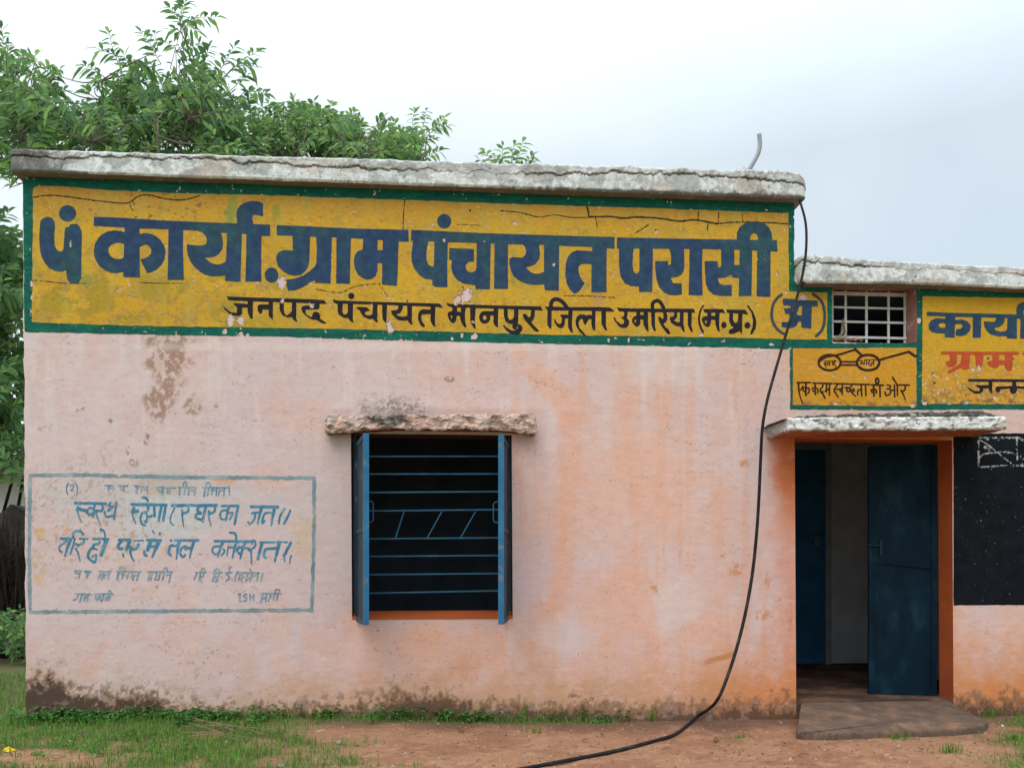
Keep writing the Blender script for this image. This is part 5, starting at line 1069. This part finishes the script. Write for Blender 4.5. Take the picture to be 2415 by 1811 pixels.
for k in range(60):
    p = GP(rw.uniform(0, 500), rw.uniform(1730, 1800), 0); weed(wb, p.x, p.y, float(gz(np.array(p.x), np.array(p.y))), rw.uniform(.02, .05), rw.randint(5, 10), rw.uniform(.02, .034), WG, .05)
o = wb.build('ground_weeds', M['grass'], None, cols=True); tag(o, kind='stuff')
def ground_at(u, v):
    z = .0
    for k in range(4): p = GP(u, v, z); z = float(gz(np.array(p.x), np.array(p.y)))
    p.z = z; return p
for (u, v, h, n_, ls, lab) in [(1367, 1690, .10, 26, .03, 'small bright leafy weed rooted against the wall right of the window'), (877, 1706, .08, 30, .028, 'dark bushy weed at the foot of the wall below the left shutter'), (420, 1716, .11, 34, .034, 'leafy weed clump against the wall under the slogan text')]:
    p = ground_at(u, v); p.y = min(p.y, -.03); mb = MB(); weed(mb, p.x, p.y, p.z, h, n_, ls, WG, .10)
    for k in range(5): mb.tube([(p.x + rw.uniform(-.02, .02), p.y, p.z - .01), (p.x + rw.uniform(-.04, .04), p.y + rw.uniform(-.03, .01), p.z + h)], .002, 4, (.08, .14, .04))
    o = mb.build('weed_plant', M['grass'], None, cols=True); tag(o, lab, 'weed'); settle(o, p)
for (u, v, n_, hh, lab) in [(2116, 1742, 60, .06, 'green grass tuft on bare soil in front of the door step'), (2240, 1775, 70, .075, 'tall narrow grass tuft right of the door step near the frame bottom'), (2335, 1690, 60, .07, 'grass tuft growing at the wall just right of the step slab'), (1742, 1740, 45, .03, 'low flat grass patch left of the door step'), (1262, 1728, 40, .06, 'sparse grass tuft on bare soil below the window'), (1521, 1688, 16, .16, 'thin tall grass stalks leaning on the wall between window and hose'), (1225, 1682, 12, .17, 'bent grass stalk against the stained wall below the right shutter'), (2390, 1745, 70, .055, 'grass patch at the right edge of the yard')]:
    p = ground_at(u, v); p.y = min(p.y, -.03); mb = MB()
    for k in range(n_):
        r = abs(rw.gauss(0, .05 if hh < .1 else .02)); az = rw.uniform(0, 6.28); c = rw.choice(GREENS[:4]); blade(mb, p.x + math.cos(az) * r * 1.6, p.y + math.sin(az) * r * .6, p.z, hh * rw.uniform(.5, 1.15), .0045, rw.uniform(0, 6.28), hh * rw.uniform(.15, .6), c)
    o = mb.build('grass_tuft', M['grass'], None, cols=True); tag(o, lab, 'grass tuft'); settle(o, p)
K5 = 2.458
STK = [((1030, 730), (1300, 800), 'dry stalk lying nearest the wall in the grass under the slogan'), ((1130, 755), (1385, 825), 'dry stalk slanting down to the right across the pile in the grass'), ((1060, 792), (1640, 815), 'longest dry stalk lying flat in the grass below the slogan'), ((1050, 830), (1450, 852), 'dry stalk lying second from the front of the grass pile'), ((1095, 850), (1400, 866), 'dry stalk at the front of the pile in the grass'), ((1080, 770), (1330, 842), 'thin dry stalk crossing under the others in the grass'), ((1180, 760), (1560, 838), 'dry stalk with its right end poking out of the grass pile')]
for (p0, p1, lab) in STK:
    a_ = ground_at(p0[0] / K5, 1400 + p0[1] / K5); b_ = ground_at(p1[0] / K5, 1400 + p1[1] / K5); a_.z += .03; b_.z += .02; m_ = a_.lerp(b_, .5) + Vector((0, 0, rw.uniform(.005, .025)))
    mb = MB(); mb.tube(crom([a_, m_, b_], 5), .0030, 5); o = mb.build('dry_stalk', M['stalk']); tag(o, lab, 'stalk', 'dry stalks in the grass below the slogan'); settle(o, a_)
def scrap(u, v, size, m, name, lab, cat, flat=.35, sub=1.0, group=None):
    p = ground_at(u, v); mb = MB(); r2 = random.Random(int(u)); n_ = 9; rings_ = []
    for j, (rr_, zz) in enumerate([(1, 0), (.95, .5), (.6, .9), (.15, 1.0)]):
        for k in range(n_):
            a_ = 2 * math.pi * k / n_; q = rr_ * size * r2.uniform(.72, 1.25)
            mb.v.append((p.x + math.cos(a_) * q * sub, p.y + math.sin(a_) * q * .7, p.z + .004 + zz * size * flat * r2.uniform(.7, 1.3))); mb.c.append((1, 1, 1))
    for j in range(3):
        for k in range(n_): mb.f.append((j * n_ + k, j * n_ + (k + 1) % n_, (j + 1) * n_ + (k + 1) % n_, (j + 1) * n_ + k))
    mb.f.append(tuple(3 * n_ + k for k in range(n_))); mb.f.append(tuple(range(n_))[::-1])
    o = mb.build(name, m); tag(o, lab, cat, group); settle(o, p)
def leafthing(u, v, L, m, name, lab, cat, az, droop=.1, group=None, wr=.5, lift=.012):
    p = ground_at(u, v); mb = MB(); mb.add(leaf_pts(p + Vector((0, 0, lift)), Vector((math.cos(az), math.sin(az), .15)), Vector((0, 0, 1)), L, L * wr, droop), LF)
    mb.add([Vector(q) - Vector((0, 0, .0015)) for q in mb.v], [f[::-1] for f in LF]); o = mb.build(name, m); tag(o, lab, cat, group); settle(o, p)
scrap(20, 1772, .025, M['litter_yellow'], 'crumpled_wrapper', 'crumpled bright yellow wrapper in the grass at the left edge', 'litter', .9, 1.4)
scrap(610, 1733, .022, M['litter_red'], 'cloth_scrap', 'faded red scrap lying in the grass below the slogan', 'litter', .6)
leafthing(742, 1735, .075, M['litter_white'], 'plastic_scrap', 'thin white plastic scrap in the grass left of the window', 'litter', .35, .0, None, .22, .03)
scrap(800, 1754, .020, M['stone'], 'stone', 'grey-brown stone in the grass below the left shutter', 'stone', .9)
scrap(661, 1808, .022, M['stone'], 'stone', 'pinkish stone in the grass at the bottom edge of the picture', 'stone', .6)
scrap(2364, 1713, .012, M['litter_white'], 'pebble', 'small white pebble right of the door step', 'stone', .8)
scrap(1305, 1696, .035, M['stone'], 'brick_lump', 'brown brick lump lying at the foot of the wall right of the window', 'stone', .8)
for k, (u, v, lab) in enumerate([(1371, 1750, 'dark dead leaf on bare soil above the hose end'), (1689, 1752, 'long dead leaf on the soil right of the hose bend'), (1096, 1729, 'dead leaf on the soil below the window centre'), (1853, 1757, 'brown dead leaf below the left corner of the step slab'), (1884, 1783, 'small dead leaf near the bottom edge below the step'), (962, 1783, 'dead leaf on the soil at the edge of the grass'), (1420, 1738, 'pale dead leaf between the window and the hose'), (2180, 1772, 'dead leaf on the soil below the right part of the step')]):
    leafthing(u, v, .07 if k in (1, 2) else .045, M['deadleaf'], 'dead_leaf', lab, 'leaf', k * 1.3, -.2, 'dead leaves on the soil')

# ------------------------------------------------------------------ black hose hanging from the roof corner, pipe on the roof
hp = [WP(1886, 470, .05), WP(1889, 482, -.11), WP(1899, 520, -.16), WP(1902, 560, -.18), WP(1899, 610, -.19), WP(1888, 670, -.20), WP(1868, 740, -.22), WP(1846, 815, -.24), WP(1824, 890, -.27), WP(1808, 950, -.30), WP(1798, 1010, -.30), WP(1794, 1080, -.27), WP(1790, 1170, -.24), WP(1785, 1250, -.22), WP(1776, 1340, -.22), WP(1763, 1420, -.24), WP(1745, 1500, -.28), WP(1719, 1585, -.33), WP(1688, 1655, -.37)]
for (u, v) in [(1642, 1700), (1595, 1733), (1530, 1754), (1444, 1776), (1358, 1793), (1255, 1813), (1120, 1838), (960, 1880)]:
    p = ground_at(u, v); p.z += .012 if v > 1710 else .03; hp.append(p)
hm = MB(); hpts = crom(hp, 7); hm.tube(hpts, [.0085 + .0035 * min(1, k / (len(hpts) * .55)) for k in range(len(hpts))], 10)
ho = hm.build('hose', M['hose'], None, smooth=True); tag(ho, 'black plastic hose hanging from the roof corner and trailing over the soil', 'hose'); settle(ho, ground_at(1642, 1700))
pp = [WP(1700 + x / 2.155, 280 + y / 2.155, .25) for x, y in [(140, 272), (150, 250), (172, 212), (190, 175), (198, 140), (198, 110), (195, 80)]]
pm_ = MB(); pq = [Vector(p) for p in crom(pp, 6)]; pm_.tube([pq[0] - Vector((.01, 0, .12))] + pq, .0175, 12)
po = pm_.build('roof_pipe', M['pvc'], None, smooth=True); tag(po, 'short bent grey plastic pipe standing on the tall roof', 'pipe')
wr = MB(); q = Vector(pq[2]); rr = random.Random(9)
for k in range(3):
    c0 = q + Vector((0, -.016, -.02 + .012 * k)); wr.tube(crom([c0 + Vector((.016 * math.cos(t), .016 + .018 * math.sin(t) - .0, .006 * math.sin(3 * t))) for t in np.linspace(0, 6.0, 9)], 2), .0015, 4)
wr.tube(crom([q + Vector((.02, -.01, 0)), q + Vector((.06, -.01, -.01)), q + Vector((.09, -.02, -.05)), q + Vector((.14, -.01, -.055))], 4), .0015, 4)
wr.tube(crom([q + Vector((-.02, -.01, .01)), q + Vector((-.05, -.01, .02)), q + Vector((-.04, -.02, -.04))], 4), .0015, 4)
wr.build('binding_wire', M['crack'], po); settle(po, pq[0])

# ------------------------------------------------------------------ trees behind the building
TR = random.Random(77)
LIGHT = [(.22, .38, .10), (.27, .44, .12), (.17, .32, .095)]; DEEP = [(.125, .25, .095), (.15, .28, .095), (.10, .21, .09)]
def spray(cm, bm, b, t, n, L, light=.35, wd=.42):
    n = int(n * 1.35); L = L * 1.08
    b, t = Vector(b), Vector(t); mid = b.lerp(t, .5) + Vector((TR.uniform(-.03, .03), TR.uniform(-.05, .05), .05 * (t - b).length))
    pts = [Vector(p) for p in crom([b, mid, t], 6)]
    bm.tube(pts, [.0045 * (1 - .75 * k / (len(pts) - 1)) + .0010 for k in range(len(pts))], 5)
    ax = (t - b).normalized()
    for k in range(n):
        s = .12 + .88 * (k + TR.random() * .5) / n; i = min(len(pts) - 2, int(s * (len(pts) - 1))); p = pts[i].lerp(pts[i + 1], s * (len(pts) - 1) - i)
        side = ax.cross(Vector((TR.uniform(-.5, .5), -1 + TR.uniform(-.6, .6), TR.uniform(-.2, .7)))).normalized() * (1 if k % 2 else -1)
        d = (ax * TR.uniform(.35, .85) + side * TR.uniform(.7, 1.1) + Vector((TR.uniform(-.25, .25), TR.uniform(-.3, .3), TR.uniform(-.15, .3))))
        if k == n - 1: d = ax
        c = TR.choice(LIGHT if TR.random() < light else DEEP); f = TR.uniform(.8, 1.2)
        cm.add(leaf_pts(p, d, Vector((TR.uniform(-.5, .5), TR.uniform(-1.4, -.35), TR.uniform(.2, 1))), L * TR.uniform(.85, 1.35), L * wd * TR.uniform(.85, 1.15), TR.uniform(.15, .6)), LF, (c[0] * f, c[1] * f, c[2] * f))
def inpoly(u, v, P):
    r = False
    for k in range(len(P)):
        (x0, y0), (x1, y1) = P[k], P[(k + 1) % len(P)]
        if (y0 > v) != (y1 > v) and u < (x1 - x0) * (v - y0) / (y1 - y0) + x0: r = not r
    return r
def tree(name, lab, cat, trunk, ztop, polys, sprays, yc, ys, nfill, L, light, lower=None, group=None, tr=.11):
    root = empty(name); tag(root, lab, cat, group); cm = MB(); bm = MB(); targets = []
    for (u0, v0, u1, v1, n) in sprays:
        y = yc + TR.uniform(-ys, ys) * .5; b = WP(u0, v0, y); t = WP(u1, v1, y + TR.uniform(-.12, .12)); targets.append(b); spray(cm, bm, b, t, n, L, light)
    us = [p[0] for P in polys for p in P]; vs_ = [p[1] for P in polys for p in P]; k = 0
    while k < nfill:
        u = TR.uniform(min(us), max(us)); v = TR.uniform(min(vs_), max(vs_))
        if not any(inpoly(u, v, P) for P in polys): continue
        k += 1; y = yc + TR.gauss(0, ys * .5); t = WP(u, v, y); cx_ = trunk[0]
        dirx = TR.uniform(-1, 1) + .5 * (t.x - cx_); d = Vector((dirx, TR.uniform(-.8, .5), TR.uniform(-.1, 1.0))).normalized()
        b = t - d * TR.uniform(.28, .5); targets.append(b); spray(cm, bm, b, t, TR.randint(9, 14), L * TR.uniform(.8, 1.1), light)
    base = Vector((trunk[0], trunk[1], -.05)); top_ = Vector((trunk[0] + TR.uniform(-.15, .15), trunk[1], ztop))
    pts = crom([base, base.lerp(top_, .5) + Vector((.08, .03, 0)), top_], 6); bm.tube(pts, [tr * (1 - .4 * i / (len(pts) - 1)) for i in range(len(pts))], 10)
    hubs = []
    lim = TR.sample(targets, min(len(targets), 16))
    for t in lim:
        m_ = top_.lerp(t, .5) + Vector((TR.uniform(-.2, .2), TR.uniform(-.15, .15), TR.uniform(-.15, .1))); q = [Vector(p) for p in crom([top_, m_, t], 6)]
        bm.tube(q, [tr * .42 * (1 - .85 * i / (len(q) - 1)) for i in range(len(q))], 7); hubs += q[3:]
    for t in targets:
        h_ = min(hubs, key=lambda p: (p - t).length_squared); m_ = h_.lerp(t, .5) + Vector((TR.uniform(-.06, .06), TR.uniform(-.06, .06), -.04))
        bm.tube([Vector(p) for p in crom([h_, m_, t], 3)], [.010, .009, .008, .007, .006, .005, .0045], 5)
    bm.build('trunk', M['bark'], root, smooth=True); cm.build('crown', M['leaf'], root, cols=True); settle(root, (base.x, base.y, 0)); return root
s0 = 3.16
SPR = [(1270, 510, 1360, 195, 3), (1345, 230, 1385, 20, 15), (1355, 185, 1620, 130, 12), (1360, 200, 1265, 60, 8), (1370, 190, 1470, 235, 7), (1345, 240, 1265, 225, 5), (1310, 370, 1205, 300, 5), (1310, 380, 1500, 330, 9), (900, 520, 810, 240, 13), (880, 420, 715, 360, 6), (1200, 480, 1050, 240, 13), (1180, 380, 1150, 245, 7), (780, 580, 620, 490, 9), (760, 600, 710, 590, 5),
       (1520, 480, 1560, 350, 9), (1600, 600, 1750, 345, 13), (1690, 560, 1930, 380, 12), (1740, 500, 1900, 500, 8), (1760, 640, 1850, 560, 8), (1820, 690, 1990, 705, 9), (1330, 500, 1440, 430, 7), (380, 640, 360, 500, 8), (380, 620, 450, 520, 7), (200, 500, 280, 410, 8), (20, 420, 10, 210, 9), (120, 480, 180, 390, 7), (60, 430, 60, 330, 6), (690, 720, 650, 670, 5), (430, 760, 480, 670, 6), (900, 680, 780, 660, 7), (1000, 600, 920, 410, 10), (300, 830, 20, 790, 10), (330, 900, 130, 880, 9), (60, 1000, 10, 970, 6), (120, 1010, 110, 1100, 6), (1830, 800, 1860, 690, 8), (1480, 700, 1530, 600, 7), (60, 1250, 20, 1180, 6), (80, 1290, 90, 1230, 5), (240, 640, 330, 600, 6)]
SPR = [(a / s0, b / s0, c / s0, d / s0, n) for a, b, c, d, n in SPR]
T1 = [(-60, 130), (20, 130), (60, 150), (110, 200), (170, 225), (235, 225), (270, 190), (290, 160), (330, 150), (370, 170), (420, 165), (480, 150), (540, 190), (590, 240), (600, 420), (300, 430), (100, 395), (-60, 400)]
tree('leafy_tree', 'tall loose green tree rising behind the left half of the roof', 'tree', (WP(330, 300, 5.0).x, 5.0), 3.0, [T1], SPR, 4.7, .9, 430, .13, .42, tr=.13)
T2 = [(585, 290), (640, 245), (690, 240), (760, 250), (800, 268), (860, 290), (900, 305), (950, 310), (985, 300), (1000, 420), (590, 420)]
q2 = 2.989
SP2 = [(1180, 560, 1100, 320, 10), (1250, 420, 1250, 240, 9), (1280, 420, 1330, 240, 10), (1330, 400, 1460, 290, 9), (1340, 420, 1490, 350, 9), (1290, 560, 1310, 430, 9), (1300, 580, 1440, 520, 9), (1270, 500, 1400, 440, 8), (760, 320, 830, 250, 9), (980, 350, 1030, 290, 9), (380, 260, 400, 160, 9), (620, 280, 660, 190, 9), (150, 320, 130, 240, 8), (500, 250, 540, 180, 8), (260, 260, 220, 190, 8)]
SP2 = [(560 + a / q2, 180 + b / q2, 560 + c / q2, 180 + d / q2, n) for a, b, c, d, n in SP2]
tree('leafy_tree', 'low dense bright green tree behind the middle of the roof', 'tree', (WP(790, 300, 5.6).x, 5.6), 2.6, [T2], SP2, 5.2, .7, 330, .115, .65, tr=.10)
SP3 = [(1830, 640, 1740, 530, 6), (1760, 640, 1690, 575, 5), (1880, 640, 1870, 490, 8), (1940, 640, 2010, 460, 10), (1930, 640, 1950, 480, 7), (1990, 640, 2080, 560, 8), (1990, 640, 2085, 600, 6), (1850, 640, 1810, 560, 6)]
SP3 = [(560 + a / q2, 180 + b / q2 + 4, 560 + c / q2, 180 + d / q2, n) for a, b, c, d, n in SP3]
tree('young_tree', 'small leafy tip of a young tree peeping over the roof middle', 'tree', (WP(1190, 400, 4.8).x, 4.8), 2.9, [[(1130, 395), (1250, 395), (1240, 450), (1140, 450)]], SP3, 4.6, .25, 16, .12, .5, tr=.05)
T4 = [(-130, 505), (0, 495), (30, 530), (64, 590), (70, 700), (66, 800), (70, 900), (74, 1085), (30, 1095), (-130, 1095)]
SP4 = [(-20, 560, 22, 500, 9), (0, 640, 45, 560, 9), (10, 700, 55, 640, 9), (-10, 760, 48, 730, 9), (0, 800, 40, 790, 7)]
tree('dark_tree', 'dark heavy-leaved tree left of the building, mostly outside the frame', 'tree', (WP(-120, 900, 5.5).x, 5.5), 2.2, [T4], SP4, 5.3, .8, 430, .145, .12, tr=.10)
# left background: mud wall, whitewashed shed, leaning posts, shrub
mw = MB(); mx0, mx1 = -9.5, WP(120, 1300, 4.8).x
for k in range(40):
    xa_ = mx0 + (mx1 - mx0) * k / 40; xb_ = mx0 + (mx1 - mx0) * (k + 1) / 40; h0 = 1.80 + .04 * math.sin(k * .9) + .05 * math.sin(k * 2.3); h1 = 1.80 + .04 * math.sin(k * .9 + .9) + .05 * math.sin(k * 2.3 + 2.3)
    mw.add([(xa_, 4.6, -.05), (xb_, 4.6, -.05), (xb_, 4.72, h1), (xa_, 4.72, h0), (xa_, 5.0, h0), (xb_, 5.0, h1), (xb_, 5.1, -.05), (xa_, 5.1, -.05)], [(0, 1, 2, 3), (3, 2, 5, 4), (4, 5, 6, 7)])
mw.add([(mx1, 4.6, -.05), (mx1, 5.1, -.05), (mx1, 5.0, 1.8), (mx1, 4.72, 1.8)], [(0, 1, 2, 3)])
o = mw.build('mud_wall', M['mud']); tag(o, 'dark crumbling mud wall left of the building behind the grass', 'wall'); settle(o, ((mx0 + mx1) / 2, 4.85, 0))
sr = empty('shed'); tag(sr, 'small whitewashed shed beyond the dark mud wall', 'shed'); shb = MB(); shx = WP(30, 1150, 9).x
shb.box((shx - 3.5, 9, -.05), (shx + 1.2, 11.5, 2.72)); shb.build('wall', M['shedwhite'], sr)
shr = MB(); shr.obox((shx - 3.8, 8.4, 2.62), (5.3, 0, 0), (0, 3.4, .7), (0, 0, .07)); shr.build('roof', M['shedroof'], sr); settle(sr, (shx - 1, 10, 0))
for (u0, v0, u1, v1, lab) in [(27, 1140, 2, 1230, 'leaning dark post in front of the white shed, nearer the left edge'), (57, 1115, 42, 1200, 'leaning dark post in front of the white shed, nearer the building')]:
    a_ = WP(u1, v1, 5.6); b_ = WP(u0, v0, 5.6); d_ = (b_ - a_); foot = a_ - d_ * (a_.z / d_.z); mb = MB(); mb.tube([foot, a_, b_, b_ + d_ * .35], [.024, .022, .02, .017], 8); o = mb.build('wooden_post', M['wood']); tag(o, lab, 'post'); settle(o, foot)
bw = MB(); rb = random.Random(41); bwx = WP(20, 1350, 4.3).x
for k in range(420):
    x = bwx + rb.uniform(-2.2, .55); y = 4.3 + rb.uniform(-.18, .18); h = rb.uniform(.9, 1.75); l = rb.uniform(-.35, .35)
    bw.tube([(x, y, -.03), (x + l * .5 + rb.uniform(-.03, .03), y + .08, h * .5), (x + l, y + .14, h)], [.010, .008, .003], 4)
o = bw.build('brushwood_stack', M['wood']); tag(o, 'stack of dark upright brushwood against the mud wall left of the building', 'brushwood'); settle(o, (bwx - .8, 4.3, 0))
sh = empty('shrub'); tag(sh, 'low green shrub at the foot of the mud wall left of the building', 'shrub'); cm = MB(); bm = MB(); bx = WP(20, 1540, 3.6)
for k in range(110):
    b = Vector((bx.x + TR.uniform(-1.0, .5), 3.7 + TR.uniform(-.35, .35), TR.uniform(0, .35))); t = b + Vector((TR.uniform(-.25, .25), TR.uniform(-.3, .1), TR.uniform(.12, .4))); spray(cm, bm, b, t, 10, .07, .25, .5)
bm.build('stem', M['bark'], sh); cm.build('foliage', M['leaf'], sh, cols=True); settle(sh, (bx.x, 3.7, 0))
